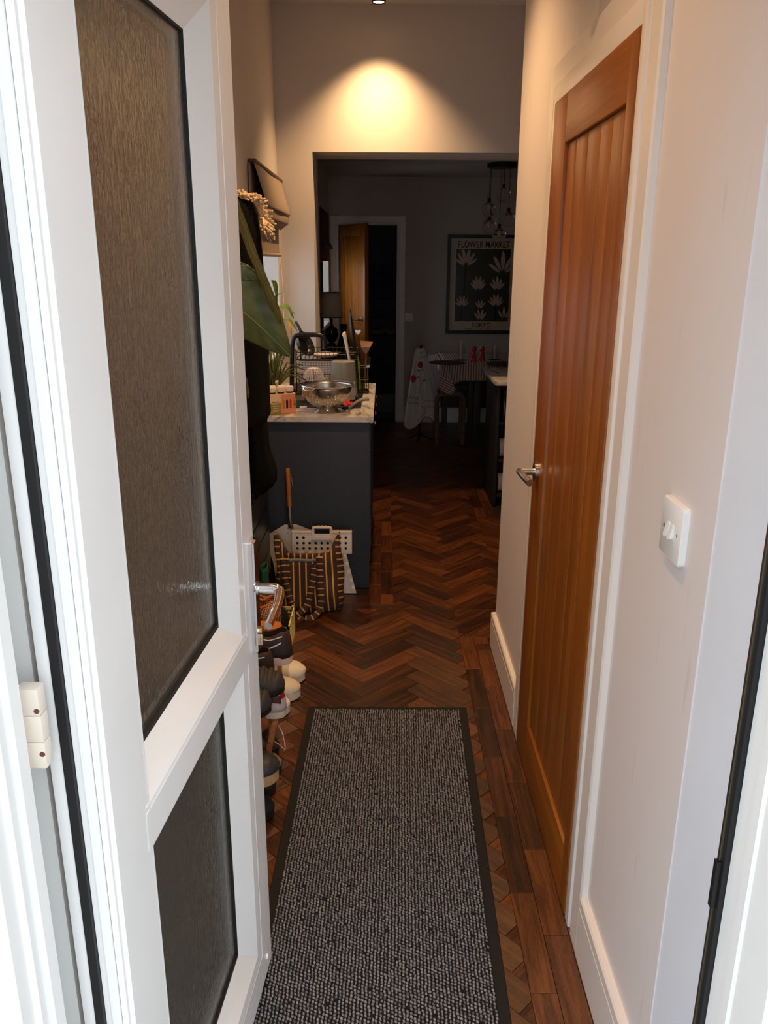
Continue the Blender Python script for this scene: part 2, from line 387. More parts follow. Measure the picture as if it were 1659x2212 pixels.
# ------------------------------------------------------------------ herringbone floor, one object for each plank
PW, n4 = 0.0765, 4
rects = [(-0.60, 0.70, 0.337, 3.55), (0.337, 3.25, 2.3, 3.55), (0.052, 3.55, 0.60, 8.25), (0.60, 3.55, 2.3, 5.02), (0.60, 5.9, 2.4, 8.25), (-0.53, 4.9, 0.052, 8.25)]
def clip(poly, x0, y0, x1, y1):
    for ax, lim, sg in ((0, x0, 1), (0, x1, -1), (1, y0, 1), (1, y1, -1)):
        out = []
        for i in range(len(poly)):
            a, b = poly[i], poly[(i+1) % len(poly)]
            da, db = (a[ax]-lim)*sg, (b[ax]-lim)*sg
            if da >= 0: out.append(a)
            if (da >= 0) != (db >= 0):
                t = da/(da-db); out.append((a[0]+(b[0]-a[0])*t, a[1]+(b[1]-a[1])*t))
        poly = out
        if len(poly) < 3: return []
    return poly
def area(p): return abs(sum(p[i][0]*p[(i+1) % len(p)][1]-p[(i+1) % len(p)][0]*p[i][1] for i in range(len(p)))/2)
planks = []          # (poly in world xy, centre, angle)
G = 0.0006; c45 = math.cos(PI/4); ox, oy = -0.075, 2.95
def toW(x, y): return (ox+(x*c45-y*c45)*PW, oy+(x*c45+y*c45)*PW)
g = G/PW
for i in range(-90, 90):
    for k in range(-14, 15):
        for (a, b, c, d, ang) in ((i+2*n4*k, i, n4, 1, PI/4), (i, i-(2*n4-1)+2*n4*k, 1, n4, 3*PI/4)):
            pl = [toW(a+g, b+g), toW(a+c-g, b+g), toW(a+c-g, b+d-g), toW(a+g, b+d-g)]
            cx, cy = toW(a+c/2, b+d/2)
            if not (-1 < cx < 2.8 and 0.4 < cy < 8.6): continue
            for r in rects:
                q = clip(pl, *r)
                if q and area(q) > 0.0002: planks.append((q, (cx, cy), ang, len(q) == 4 and abs(area(q)-area(pl)) < 1e-9))
def border(x0, y0, x1, y1, along, ln, start):
    p = start
    lo, hi = (y0, y1) if along == 'y' else (x0, x1)
    while p < hi:
        a, b = max(p, lo), min(p+ln, hi)
        if b-a > 0.01:
            r = (x0+G, a+G, x1-G, b-G) if along == 'y' else (a+G, y0+G, b-G, y1-G)
            planks.append(([(r[0], r[1]), (r[2], r[1]), (r[2], r[3]), (r[0], r[3])], ((r[0]+r[2])/2, (r[1]+r[3])/2), PI/2 if along == 'y' else 0, False))
        p += ln
border(0.337, 0.7, 0.398, 3.25, 'y', 0.305, 0.52); border(0.398, 0.7, 0.46, 3.19, 'y', 0.305, 0.38); border(0.398, 3.19, 0.46, 3.25, 'y', 0.305, 3.19); border(0.46, 0.7, 0.48, 3.25, 'y', 0.305, 0.38)
border(-0.07, 3.61, -0.009, 4.9, 'y', 0.305, 3.55); border(-0.009, 3.61, 0.052, 4.9, 'y', 0.305, 3.42); border(-0.6, 3.55, 0.052, 3.61, 'x', 0.305, -0.75); border(-0.6, 3.61, -0.07, 3.72, 'x', 0.305, -0.6)
border(0.60, 5.02, 0.665, 5.9, 'y', 0.305, 4.9); border(0.665, 5.08, 0.73, 5.9, 'y', 0.305, 5.08); border(0.665, 5.02, 2.3, 5.08, 'x', 0.305, 0.6)
def plank_mb(q, c, ang, world=False, rnd=None):
    ca, sa = math.cos(-ang), math.sin(-ang)
    loc = [((x-c[0])*ca-(y-c[1])*sa, (x-c[0])*sa+(y-c[1])*ca) for x, y in q]
    m = MB(); n = len(q); bv = 0.0008
    cx = sum(p[0] for p in loc)/n; cy = sum(p[1] for p in loc)/n
    inn = [(p[0]+(cx-p[0])*bv/max(1e-4, math.hypot(cx-p[0], cy-p[1]))*1.4, p[1]+(cy-p[1])*bv/max(1e-4, math.hypot(cx-p[0], cy-p[1]))*1.4) for p in loc]
    src = [(p[0], p[1]) for p in q] if world else loc
    def w(p): return (c[0]+p[0]*math.cos(ang)-p[1]*math.sin(ang), c[1]+p[0]*math.sin(ang)+p[1]*math.cos(ang)) if world else p
    vs = [w(p)+(-0.006,) for p in loc]+[w(p)+(-0.0007,) for p in loc]+[w(p)+(0.0,) for p in inn]
    uv = [p for p in loc]*2+inn
    fs = [(i, (i+1) % n, n+(i+1) % n, n+i) for i in range(n)]+[(n+i, n+(i+1) % n, 2*n+(i+1) % n, 2*n+i) for i in range(n)]+[tuple(range(2*n, 3*n))]
    m.add(vs, fs, [[uv[k] for k in f] for f in fs]); return m
def seen(pl):
    c = pl[1]; X, Y, z = topx((c[0], c[1], 0))
    if z < 0.1 or not (540 < X < 1300 and Y < 2330): return 0
    if -0.33 < c[0] < 0.32 and c[1] < 2.6: 
        if abs(c[0]+0.004) < 0.27: return 0
    if c[0] < -0.42 and c[1] > 1.6: return 0
    return area(pl[0])/z**3
order = sorted(range(len(planks)), key=lambda i: -seen(planks[i]))
full_me = None; rest = MB(); rest_r = []
for rank, i in enumerate(order):
    q, c, ang, full = planks[i]
    if rank < 290 and seen(planks[i]) > 0:
        if full and full_me is not None:
            o = bpy.data.objects.new('plank', full_me); COL.objects.link(o); o.parent = FLOOR
        else:
            o = obj('plank', plank_mb(q, c, ang), M_PLANK, FLOOR, smooth=0)
            if full: full_me = o.data
        o.location = (c[0], c[1], 0); o.rotation_euler = (0, 0, ang)
    else:
        k = len(rest.f); rest.merge(plank_mb(q, c, ang, world=True)); rest_r += [random.random()]*(len(rest.f)-k)
o = obj('plank_field', rest, M_PLANK, FLOOR, smooth=0, raw=True); o['kind'] = 'stuff'
at_ = o.data.attributes.new('rnd', 'FLOAT', 'FACE')
if len(at_.data) == len(rest_r): at_.data.foreach_set('value', rest_r)

# ------------------------------------------------------------------ recessed ceiling spots
M_LED = mat('lamp_face', (255, 235, 205), 0.5, emit=(255, 214, 160), estr=12)
def downlight(x, y, power, label, size=100, blend=0.6, z=ZC):
    t = thing('ceiling_spotlight', label, 'light', (x, y, z), group='ceiling spotlights')
    m = MB(); m.lathe([(0.026, -0.050), (0.030, -0.055), (0.036, -0.055), (0.036, -0.012), (0.048, -0.010), (0.048, 0.0)], (x, y, z), seg=28); obj('bezel', m, mat('bronze', (46, 30, 24), 0.35, 0.6), t)
    m = MB(); m.lathe([(0.0001, -0.052), (0.0265, -0.052)], (x, y, z), seg=24); obj('lamp_face', m, M_LED, t)
    l = bpy.data.lights.new('spot_beam', 'SPOT'); l.energy = power; l.color = (1.0, 0.60, 0.28); l.spot_size = math.radians(size); l.spot_blend = blend; l.shadow_soft_size = 0.028
    lo = bpy.data.objects.new('spot_beam', l); COL.objects.link(lo); lo.parent = t; lo.location = (0, 0, -0.058)
downlight(-0.035, 4.67, 110, 'ceiling spotlight just in front of the header wall', 102, 0.9)
downlight(-0.02, 2.85, 92, 'ceiling spotlight over the striped tote bag', 110, 0.8)
downlight(-0.13, 1.62, 52, 'ceiling spotlight inside the front door', 110, 0.8)
# ------------------------------------------------------------------ front door leaf, swung open into the hall
LK = Vector((-0.254, 1.513, 0)); DK = 0.085
DU = Vector((DK, 1, 0)).normalized(); DN = Vector((1, -DK, 0)).normalized()
LW = 0.715                                      # hinge edge .. lock edge
def D(u, n, z): return LK+DU*(u-LW)+DN*n+Vector((0, 0, z))
DZ0, DZ1 = 0.022, 2.07
fd = thing('door_1', 'white plastic front door with two obscured glass panels, swung open', 'door', D(0, 0, 0), kind='structure')
def ring(prof, u0, u1, z0, z1, close=False):
    """prof: list of ((insets near, far, bottom, top), n)"""
    m = MB(); vs = []
    for (a, b, c, d), n in prof:
        vs += [D(u0+a, n, z0+c), D(u1-b, n, z0+c), D(u1-b, n, z1-d), D(u0+a, n, z1-d)]
    k = len(prof); fs = []
    for j in range(k if close else k-1):
        jj = (j+1) % k
        for i in range(4):
            fs.append((j*4+i, j*4+(i+1) % 4, jj*4+(i+1) % 4, jj*4+i))
    m.add(vs, fs); return m
def P4(d, near=1.0): return (d*near, d, d, d)
fl = (0.073, 0.083, 0.085, 0.085)
def plus(t, d): return (t[0]+max(d, 0.035), t[1]+d, t[2]+d, t[3]+d)
prof = [((0.0,)*4, -0.064), ((0.0,)*4, -0.006), ((0.006,)*4, 0.0), ((fl[0]+0.035, fl[1], fl[2], fl[3]), 0.0), (plus(fl, 0.001), -0.003), (plus(fl, 0.006), -0.003), (plus(fl, 0.009), 0.001), (plus(fl, 0.035), -0.001), (plus(fl, 0.088), -0.027), (plus(fl, 0.090), -0.032), (plus(fl, 0.09), -0.058), (fl, -0.064)]
obj('sash_frame', ring(prof, 0, LW, DZ0, DZ1, True), M_UPVC, fd, smooth=20)
GU0, GU1 = fl[0]+0.085, LW-fl[1]-0.085
# mid rail (square front, sloped beads above and below)
MZ0, MZ1 = 0.822, 0.945
m = MB()
pr = [(MZ0-0.012, -0.032), (MZ0-0.010, -0.027), (MZ0+0.005, 0.001), (MZ0+0.062, 0.001), (MZ0+0.064, -0.002), (MZ0+0.070, -0.002), (MZ0+0.072, 0.001), (MZ1-0.004, -0.027), (MZ1-0.002, -0.032), (MZ1, -0.058), (MZ0-0.012, -0.058)]
ua, ub = fl[0]+0.023, LW-fl[1]+0.004
k = len(pr)
vs = [D(ua+(0.0 if n > -0.01 else 0.04), n, z) for z, n in pr]+[D(ub-(0.0 if n > -0.01 else 0.07), n, z) for z, n in pr]
m.add(vs, [(i, (i+1) % k, k+(i+1) % k, k+i) for i in range(k)]+[tuple(range(k)), tuple(range(2*k-1, k-1, -1))])
obj('mid_rail', m, M_UPVC, fd, smooth=20)
# glazing gaskets and panes
def pane(z0, z1, label):
    g = NT('obscured_glass_%d' % int(z0*100)); b = g.b
    b.inputs['Base Color'].default_value = (0.90, 0.92, 0.88, 1); b.inputs['Roughness'].default_value = 0.05; b.inputs['IOR'].default_value = 1.5; b.inputs['Transmission Weight'].default_value = 0.9
    tc = g.n('ShaderNodeTexCoord'); mp = g.n('ShaderNodeMapping'); mp.inputs['Scale'].default_value = (95, 95, 38); g.l(tc.outputs['Object'], mp.inputs[0])
    nz = g.n('ShaderNodeTexNoise', Scale=1.3, Detail=2.0, Distortion=1.6); g.l(mp.outputs[0], nz.inputs['Vector'])
    bp = g.n('ShaderNodeBump', Strength=0.34, Distance=0.002); g.l(nz.outputs[0], bp.inputs['Height'])
    # thin pane: tinted see-through plus a rippled Fresnel reflection
    tr_ = g.n('ShaderNodeBsdfTransparent'); tr_.inputs[0].default_value = (0.93, 0.94, 0.91, 1); gl_ = g.n('ShaderNodeBsdfGlossy'); gl_.inputs['Roughness'].default_value = 0.02; g.l(bp.outputs[0], gl_.inputs['Normal'])
    fz = g.n('ShaderNodeFresnel'); fz.inputs[0].default_value = 2.5; g.l(bp.outputs[0], fz.inputs['Normal']); mxs = g.n('ShaderNodeMixShader'); g.l(fz.outputs[0], mxs.inputs[0]); g.l(tr_.outputs[0], mxs.inputs[1]); g.l(gl_.outputs[0], mxs.inputs[2])
    df_ = g.n('ShaderNodeBsdfDiffuse'); df_.inputs[0].default_value = (0.50, 0.47, 0.40, 1); g.l(bp.outputs[0], df_.inputs['Normal']); m0 = g.n('ShaderNodeMixShader'); m0.inputs[0].default_value = 0.08
    g.l(tr_.outputs[0], m0.inputs[1]); g.l(df_.outputs[0], m0.inputs[2]); g.l(m0.outputs[0], mxs.inputs[1])
    g.l(mxs.outputs[0], g.t.nodes['Material Output'].inputs['Surface'])
    m = MB(); c = D((GU0+GU1)/2, -0.035, (z0+z1)/2); m.obox(c, DU*((GU1-GU0)/2+0.006), DN*0.003, Vector((0, 0, (z1-z0)/2+0.006)))
    g2 = NT('pane_inner_face'); q2 = g2.n('ShaderNodeBsdfTransparent'); q2.inputs[0].default_value = (0.95, 0.96, 0.94, 1); g2.l(q2.outputs[0], g2.t.nodes['Material Output'].inputs['Surface'])
    m.mi = {i: 1 for i in (0, 1, 2, 3, 5)}
    p = obj('glass_pane', m, [g.m, g2.m], fd, smooth=0); p['label'] = label
    gm = MB()
    for (a0, a1, b0, b1) in ((GU0-0.004, GU0+0.006, z0, z1), (GU1-0.006, GU1+0.004, z0, z1), (GU0, GU1, z0-0.004, z0+0.006), (GU0, GU1, z1-0.006, z1+0.004)):
        gm.obox(D((a0+a1)/2, -0.0305, (b0+b1)/2), DU*((a1-a0)/2), DN*0.003, Vector((0, 0, (b1-b0)/2)))
    obj('glazing_gasket', gm, M_RUB, fd, smooth=0)
    sp = MB()      # pale spacer bar seen through the rippled glass
    for (a0, a1, b0, b1) in ((GU0+0.004, GU0+0.016, z0, z1), (GU1-0.020, GU1-0.004, z0, z1), (GU0, GU1, z0+0.002, z0+0.018), (GU0, GU1, z1-0.016, z1-0.002)):
        sp.obox(D((a0+a1)/2, -0.046, (b0+b1)/2), DU*((a1-a0)/2), DN*0.006, Vector((0, 0, (b1-b0)/2)))
    obj('spacer_bar', sp, mat('spacer_white', (240, 240, 234), 0.5), fd, smooth=0)
    m = MB(); m.obox(D((GU0+GU1)/2, -0.055, (z0+z1)/2), DU*((GU1-GU0)/2+0.006), DN*0.002, Vector((0, 0, (z1-z0)/2+0.006)))
    if 'inner_pane' not in MATS:
        ip = NT('inner_pane'); a1 = ip.n('ShaderNodeBsdfTransparent'); a1.inputs[0].default_value = (0.72, 0.70, 0.64, 1); a2 = ip.n('ShaderNodeBsdfDiffuse'); a2.inputs[0].default_value = lin((176, 170, 154)); a3 = ip.n('ShaderNodeMixShader'); a3.inputs[0].default_value = 0.62
        tc = ip.n('ShaderNodeTexCoord'); mp = ip.n('ShaderNodeMapping'); mp.inputs['Scale'].default_value = (70, 70, 20); ip.l(tc.outputs['Object'], mp.inputs[0]); nz = ip.n('ShaderNodeTexNoise', Scale=1.2, Detail=3.0, Distortion=2.0); ip.l(mp.outputs[0], nz.inputs['Vector'])
        bp = ip.n('ShaderNodeBump', Strength=0.5, Distance=0.004); ip.l(nz.outputs[0], bp.inputs['Height']); ip.l(bp.outputs[0], a2.inputs['Normal'])
        ip.l(a1.outputs[0], a3.inputs[1]); ip.l(a2.outputs[0], a3.inputs[2]); ip.l(a3.outputs[0], ip.t.nodes['Material Output'].inputs['Surface']); MATS['inner_pane'] = ip.m
    obj('glass_pane', m, MATS['inner_pane'], fd, smooth=0)
pane(MZ1-0.002, DZ1-fl[3]-0.086, 'tall rippled obscured glass panel')
pane(DZ0+fl[2]+0.088, MZ0-0.010, 'short rippled obscured glass panel')
# hinge side edge: ridges, weather seal, inner lip
m = MB()
for n0, n1, du in ((-0.012, -0.004, 0.003), (-0.024, -0.013, 0.006), (-0.033, -0.025, 0.004)):
    m.obox(D(-du/2, (n0+n1)/2, (DZ0+DZ1)/2), DU*(du/2+0.001), DN*((n1-n0)/2), Vector((0, 0, (DZ1-DZ0)/2)))
obj('edge_ridge', m, M_UPVC, fd, smooth=0)
m = MB(); m.obox(D(-0.005, -0.039, (DZ0+DZ1)/2), DU*0.006, DN*0.0055, Vector((0, 0, (DZ1-DZ0)/2))); obj('weather_seal', m, M_RUB, fd, smooth=0)
m = MB(); m.obox(D(-0.004, -0.0525, (DZ0+DZ1)/2), DU*0.006, DN*0.0075, Vector((0, 0, (DZ1-DZ0)/2)), 0.001); obj('edge_lip', m, M_UPVC, fd)
# handle
hb = D(LW-0.040, 0.0, 0.945)
m = MB()
plz0, plz1, pw = 0.828, 1.062, 0.014
def rr(u, z, w, h, r, k=5):
    out = []
    for cx, cz, a0 in ((u+w-r, z+h-r, 0), (u-w+r, z+h-r, PI/2), (u-w+r, z-h+r, PI), (u+w-r, z-h+r, 1.5*PI)):
        out += [(cx+r*math.cos(a0+PI/2*i/k), cz+r*math.sin(a0+PI/2*i/k)) for i in range(k+1)]
    return out
uc, zc = LW-0.034, (plz0+plz1)/2
o1, o2 = rr(uc, zc, 0.017, (plz1-plz0)/2, 0.004), rr(uc, zc, 0.0145, (plz1-plz0)/2-0.003, 0.003)
n = len(o1)
m.add([D(u, 0.0, z) for u, z in o1]+[D(u, 0.009, z) for u, z in o1]+[D(u, 0.012, z) for u, z in o2],
      [(i, (i+1) % n, n+(i+1) % n, n+i) for i in range(n)]+[(n+i, n+(i+1) % n, 2*n+(i+1) % n, 2*n+i) for i in range(n)]+[tuple(range(2*n, 3*n))])
plate = obj('handle_plate', m, M_CHROME, fd, smooth=30); plate['label'] = 'polished chrome handle plate'
m = MB(); lz = 0.962
m.tube(catmull([D(uc, 0.010, lz), D(uc, 0.030, lz), D(uc-0.002, 0.050, lz), D(uc-0.012, 0.058, lz-0.004), D(uc-0.050, 0.060, lz-0.016), D(uc-0.105, 0.056, lz-0.030)], 5), lambda t: 0.0115 if t < 0.35 else 0.0115-0.004*(t-0.35)/0.65, 14)
m.cyl(D(uc, 0.010, lz), D(uc, 0.016, lz), 0.0145, seg=18)
obj('lever', m, M_CHROME, plate)
m = MB(); m.cyl(D(uc, 0.010, 0.872), D(uc, 0.019, 0.872), 0.0085, seg=16); m.box(D(uc, 0, 0.845)-Vector((0.001, 0.001, 0)), D(uc, 0, 0.846)); m.v = m.v[:-8]; m.f = m.f[:-6]
m.obox(D(uc, 0.013, 0.853), DU*0.005, DN*0.006, Vector((0, 0, 0.012)), 0.002)
obj('key_cylinder', m, mat('brass', (206, 186, 146), 0.2, 1.0), plate)
m = MB(); m.cyl(D(LW-0.05, 0.0, 0.072), D(LW-0.05, 0.004, 0.072), 0.006); obj('drain_cap', m, M_UPVC, fd)

# ------------------------------------------------------------------ front door frame
fr = thing('trim_2', 'white plastic front door frame with rubber seals', 'door frame', (0, 0.70, 0), kind='structure')
def vprof(poly, z0, z1): m = MB(); m.prism(poly, z0, z1); return m
jl = [(-0.475, 0.66), (-0.405, 0.66), (-0.400, 0.665), (-0.400, 0.690), (-0.394, 0.694), (-0.394, 0.702), (-0.399, 0.706), (-0.399, 0.716), (-0.392, 0.720), (-0.392, 0.742), (-0.396, 0.746), (-0.42, 0.746), (-0.42, 0.77), (-0.475, 0.77)]
obj('jamb', vprof([(max(-0.475, a+0.021) if a > -0.47 else a, b) for a, b in jl], 0, 2.14), M_UPVC, fr, smooth=15)
jr = [(0.475, 0.66), (0.475, 0.80), (0.408, 0.80), (0.408, 0.782), (0.402, 0.778), (0.402, 0.748), (0.399, 0.744), (0.399, 0.728), (0.402, 0.724), (0.402, 0.662), (0.405, 0.66)]
m = MB(); m.box((-0.475, 0.806, 0.012), (-0.3850, 0.82, 2.075)); obj('rebate', m, M_UPVC, fr, smooth=0)
obj('jamb', vprof(jr, 0, 2.14), M_UPVC, fr, smooth=15)
m = MB(); m.box((-0.475, 0.66, 2.075), (0.475, 0.77, 2.14), 0.004); obj('head', m, M_UPVC, fr)
m = MB(); m.box((-0.42, 0.66, -0.02), (0.405, 0.78, 0.012), 0.003); obj('threshold', m, M_STEEL, fr)
m = MB(); m.box((0.396, 0.779, 0.02), (0.409, 0.7855, 2.07)); obj('rubber_seal', m, M_RUB, fr, smooth=0)
m = MB(); m.box((0.392, 0.7855, 0.10), (0.409, 0.790, 1.98)); kp = obj('lock_keep', m, mat('keep_metal', (120, 112, 98), 0.35, 1.0), fr, smooth=0)
for z in (0.56, 0.80, 0.83, 0.66, 0.94, 1.15, 1.30):
    m = MB(); m.cyl((0.400, 0.7855, z), (0.400, 0.7845, z), 0.0022, seg=8); obj('screw', m, M_CHROME, kp)
for z0, z1 in ((0.845, 0.91), (0.60, 0.63)):
    m = MB(); m.box((0.389, 0.783, z0), (0.4, 0.7905, z1)); obj('bolt_slot', m, M_BLACK, kp, smooth=0)
# hinge
m = MB(); hz = atY(78, 1590, 0.745).z
h0 = thing('door_hinge', 'white butt hinge between front door frame and door edge', 'hinge', (-0.39, 0.745, hz))
m.box((-0.399, 0.7465, hz-0.05), (-0.381, 0.765, hz+0.05), 0.002); obj('frame_leaf', m, M_UPVC, h0)
m = MB()
for a in (-0.048, -0.016, 0.016): m.box((-0.3835, 0.757, hz+a), (-0.3600, 0.775, hz+a+0.0315), 0.002)
obj('knuckle', m, mat('aged_white', (226, 214, 198), 0.45), h0)
m = MB()
for a in (-0.03, 0.022): m = MB(); m.cyl((-0.3635, 0.758, hz+a), (-0.3635, 0.7565, hz+a), 0.003, seg=10); obj('screw', m, mat('rust', (96, 60, 50), 0.6), h0)

# ------------------------------------------------------------------ oak doors (hall and far room)
def oak_door(root, place, w, h, gr, stile, top, bot, mats, th=0.04):
    """place(a, d, z): a along the leaf, d outwards from its face; gr: groove positions"""
    def bx(name, a0, a1, z0, z1, d0, d1, m, bev=0.0):
        b = MB(); b.box((a0, d0, z0), (a1, d1, z1), bev); b.v = [place(p.x, p.y, p.z) for p in b.v]; return obj(name, b, m, root)
    a0, a1 = gr[0], gr[-1]
    bx('stile', 0, a0, 0.006, h, -th, 0, mats[0], 0.002); bx('stile', a1, w, 0.006, h, -th, 0, mats[0], 0.002)
    bx('rail', a0, a1, h-top, h, -th, 0, mats[1], 0.002); bx('rail', a0, a1, 0.006, bot, -th, 0, mats[1], 0.002)
    bx('core', a0, a1, bot, h-top, -th+0.004, -0.020, mats[0])
    for p, q in zip(gr, gr[1:]):
        bx('board', p+0.0010, q-0.0010, bot+0.001, h-top-0.001, -0.024, -0.008, mats[0], 0.005)
yy = [2.424-v for v in (0, 0.0)]
XD = 0.458
d2 = thing('door_2', 'closed oak door with vertical grooved boards in the hallway', 'door', (XD, DY0, 0), kind='structure')
grooves = [atX(1050+0.3671*c, 700+0.3671*300, XD).y for c in (690, 605, 545, 480, 420, 375)]
gr = [g-DY0 for g in grooves]
ptop = (atX(1050+0.3671*630, 0.3671*740, XD).z+atX(1050+0.3671*812, 0.3671*605, XD).z)/2
pbot = (atX(1050+0.3671*232, 1450+0.3671*315, XD).z+atX(1050+0.3671*447, 1450+0.3671*960, XD).z)/2
oak_door(d2, lambda a, d, z: Vector((XD-d, DY0+a, z)), DY1-DY0, DZ, gr, 0.1, DZ-ptop, pbot, (M_OAK, M_OAKH))
# lever handle on rose
hp = Vector((XD, 2.352, 0.978))
m = MB(); m.cyl(hp, hp+Vector((-0.010, 0, 0)), 0.0265, seg=28); rose = obj('handle_rose', m, M_STEEL, d2)
m = MB(); m.cyl(hp+Vector((-0.009, 0, 0)), hp+Vector((-0.052, 0, 0)), 0.0105, seg=18); m.sphere(hp+Vector((-0.052, 0, 0)), 0.0105)
m.tube(catmull([hp+Vector((-0.052, 0.004, 0)), hp+Vector((-0.052, -0.03, 0.001)), hp+Vector((-0.049, -0.075, 0.0)), hp+Vector((-0.042, -0.118, -0.004))], 6), 0.0102, 16)
obj('lever', m, M_STEEL, rose)
# lining and architrave
t = thing('trim_3', 'white painted architrave around the hallway oak door', 'door frame', (XR, 1.6, 0), kind='structure')
m = MB(); m.box((XR-0.019, DY0-0.034, 0), (XR+0.12, DY0-0.003, 2.03), 0.001); m.box((XR-0.019, DY1+0.003, 0), (XR+0.12, DY1+0.034, 2.03), 0.001); m.box((XR-0.019, DY0-0.003, DZ+0.003), (XR+0.12, DY1+0.003, 2.03), 0.001)
obj('lining', m, M_GLOSS, t)
def arch(name, place, in0, in1, inz, w, th, root):
    """U-shaped moulded casing: place(a, d, z)"""
    prof = [(0, 0), (0, th*0.62), (0.004, th*0.75), (0.016, th*0.8), (0.018, th*0.6), (0.022, th*0.6), (0.024, th), (w-0.006, th), (w, th*0.8), (w, 0)]
    k = len(prof); vs = []
    for cx, cz, sx, sz in ((in0, 0, -1, 0), (in0, inz, -1, 1), (in1, inz, 1, 1), (in1, 0, 1, 0)):
        for a, d in prof: vs.append(place(cx+sx*a, d, cz+sz*a))
    b = MB(); b.add(vs, [(s*k+i, s*k+(i+1) % k, (s+1)*k+(i+1) % k, (s+1)*k+i) for s in range(3) for i in range(k)]+[tuple(range(k)), tuple(range(3*k, 4*k))])
    return obj(name, b, M_GLOSS, root, smooth=20)
arch('architrave', lambda a, d, z: Vector((XR-d, a, z)), DY0-0.030, DY1+0.026, DZ+0.024, 0.085, 0.017, t)
# far door, open towards the dining room
t = thing('trim_4', 'dim painted door frame in the far wall', 'door frame', (-0.16, YB, 0), kind='structure')
m = MB(); m.box((-0.47, YB-0.001, 0), (-0.440, YB+0.12, 1.93), 0.001); m.box((0.120, YB-0.001, 0), (0.15, YB+0.12, 1.93), 0.001); m.box((-0.44, YB-0.001, 1.90), (0.12, YB+0.12, 1.93), 0.001); obj('lining', m, M_GLOSS, t)
arch('architrave', lambda a, d, z: Vector((a, YB-d, z)), -0.445, 0.128, 1.908, 0.075, 0.014, t)
hg = Vector((-0.435, YB-0.02, 0)); lk = Vector((-0.178, 7.72, 0)); ev = (lk-hg).normalized(); fw_ = (lk-hg).length; fn = Vector((-ev.y, ev.x, 0))
if fn.y > 0: fn = -fn
d3 = thing('door_3', 'oak door with grooved boards standing open in the far dining room', 'door', hg, kind='structure')
# viewed face turns towards the hallway
oak_door(d3, lambda a, d, z: hg+ev*a+fn*d+Vector((0, 0, z*0.985)), fw_, 1.925, [fw_*v for v in (0.17, 0.30, 0.43, 0.56, 0.69, 0.83)], 0.1, 0.11, 0.22, (M_OAK, M_OAKH))
hp = hg+ev*(fw_-0.06)+Vector((0, 0, 1.05))
m = MB(); m.cyl(hp, hp+fn*0.01, 0.025); rose = obj('handle_rose', m, M_STEEL, d3)
m = MB(); m.cyl(hp+fn*0.01, hp+fn*0.05, 0.009); m.tube([hp+fn*0.05, hp+fn*0.05-ev*0.06, hp+fn*0.045-ev*0.12], 0.009, 10); obj('lever', m, M_STEEL, rose)

# ------------------------------------------------------------------ light switches
def wall_switch(c, ax, nrm, w, h, th, label, rockers):
    t = thing('light_switch', label, 'switch', c)
    az = Vector((0, 0, 1)); ax, nrm, c = Vector(ax), Vector(nrm), Vector(c)
    def rrp(cx, cz, w, h, r, d): return [c+ax*p[0]+az*p[1]+nrm*d for p in rr(cx, cz, w, h, r)]
    m = MB(); a, b, e = rrp(0, 0, w/2, h/2, 0.008, 0), rrp(0, 0, w/2, h/2, 0.008, th-0.002), rrp(0, 0, w/2-0.002, h/2-0.002, 0.007, th); n = len(a)
    m.add(a+b+e, [(i, (i+1) % n, n+(i+1) % n, n+i) for i in range(n)]+[(n+i, n+(i+1) % n, 2*n+(i+1) % n, 2*n+i) for i in range(n)]+[tuple(range(2*n, 3*n))])
    obj('plate', m, M_UPVC, t, smooth=40)
    for k in range(rockers):
        cx = (k-(rockers-1)/2)*0.0185
        m = MB(); a = rrp(cx, 0, 0.0055, 0.0125, 0.005, th); n = len(a)
        b = [p+nrm*(0.0015+0.006*min(1, max(0, (0.5-(p-c).z/0.025)))) for p in a]
        m.add(a+b, [(i, (i+1) % n, n+(i+1) % n, n+i) for i in range(n)]+[tuple(range(n, 2*n))]); obj('rocker', m, M_UPVC, t, smooth=30)
    if rockers > 1:
        for s in (-1, 1):
            m = MB(); m.cyl(c+ax*s*0.0302+nrm*th, c+ax*s*0.0302+nrm*(th+0.0006), 0.003, seg=12); obj('screw', m, M_STEEL, t)
wall_switch((XR, 1.262, 1.157), (0, -1, 0), (-1, 0, 0), 0.097, 0.097, 0.011, 'white two-gang light switch on the scuffed hallway wall', 2)
wall_switch(atY(883, 685, YB), (1, 0, 0), (0, -1, 0), 0.08, 0.08, 0.01, 'dim white light switch beside the far doorway', 1)
# ------------------------------------------------------------------ runner mat
import numpy as np
mt = thing('runner_mat', 'grey looped-pile runner mat with black rubber border on hallway floor', 'mat', (0.019, 2.66, 0.0))
mr = math.atan(0.0205); mo = Vector((0.019, 2.66, 0))
def MT(s, t, z): return mo+Vector((s*math.cos(mr)+t*math.sin(mr), -s*math.sin(mr)+t*math.cos(mr), z)) if False else mo+Vector((s+t*0.0205, t-s*0.004, z))
HWD, MLEN, BRD = 0.2915, 1.80, 0.026
m = MB(); a = [(-HWD, 0), (HWD, 0), (HWD, -MLEN), (-HWD, -MLEN)]; b = [(-HWD+BRD, -0.02), (HWD-BRD, -0.02), (HWD-BRD, -MLEN+0.02), (-HWD+BRD, -MLEN+0.02)]
vs = [MT(s, t, 0.0005) for s, t in a]+[MT(s*0.993, t*0.998-0.001, 0.003) for s, t in a]+[MT(s, t, 0.0035) for s, t in b]
m.add(vs, [(i, (i+1) % 4, 4+(i+1) % 4, 4+i) for i in range(4)]+[(4+i, 4+(i+1) % 4, 8+(i+1) % 4, 8+i) for i in range(4)])
obj('rubber_border', m, mat('mat_rubber', (19, 18, 19), 0.8, bump=0.1, bscale=200), mt, smooth=0)
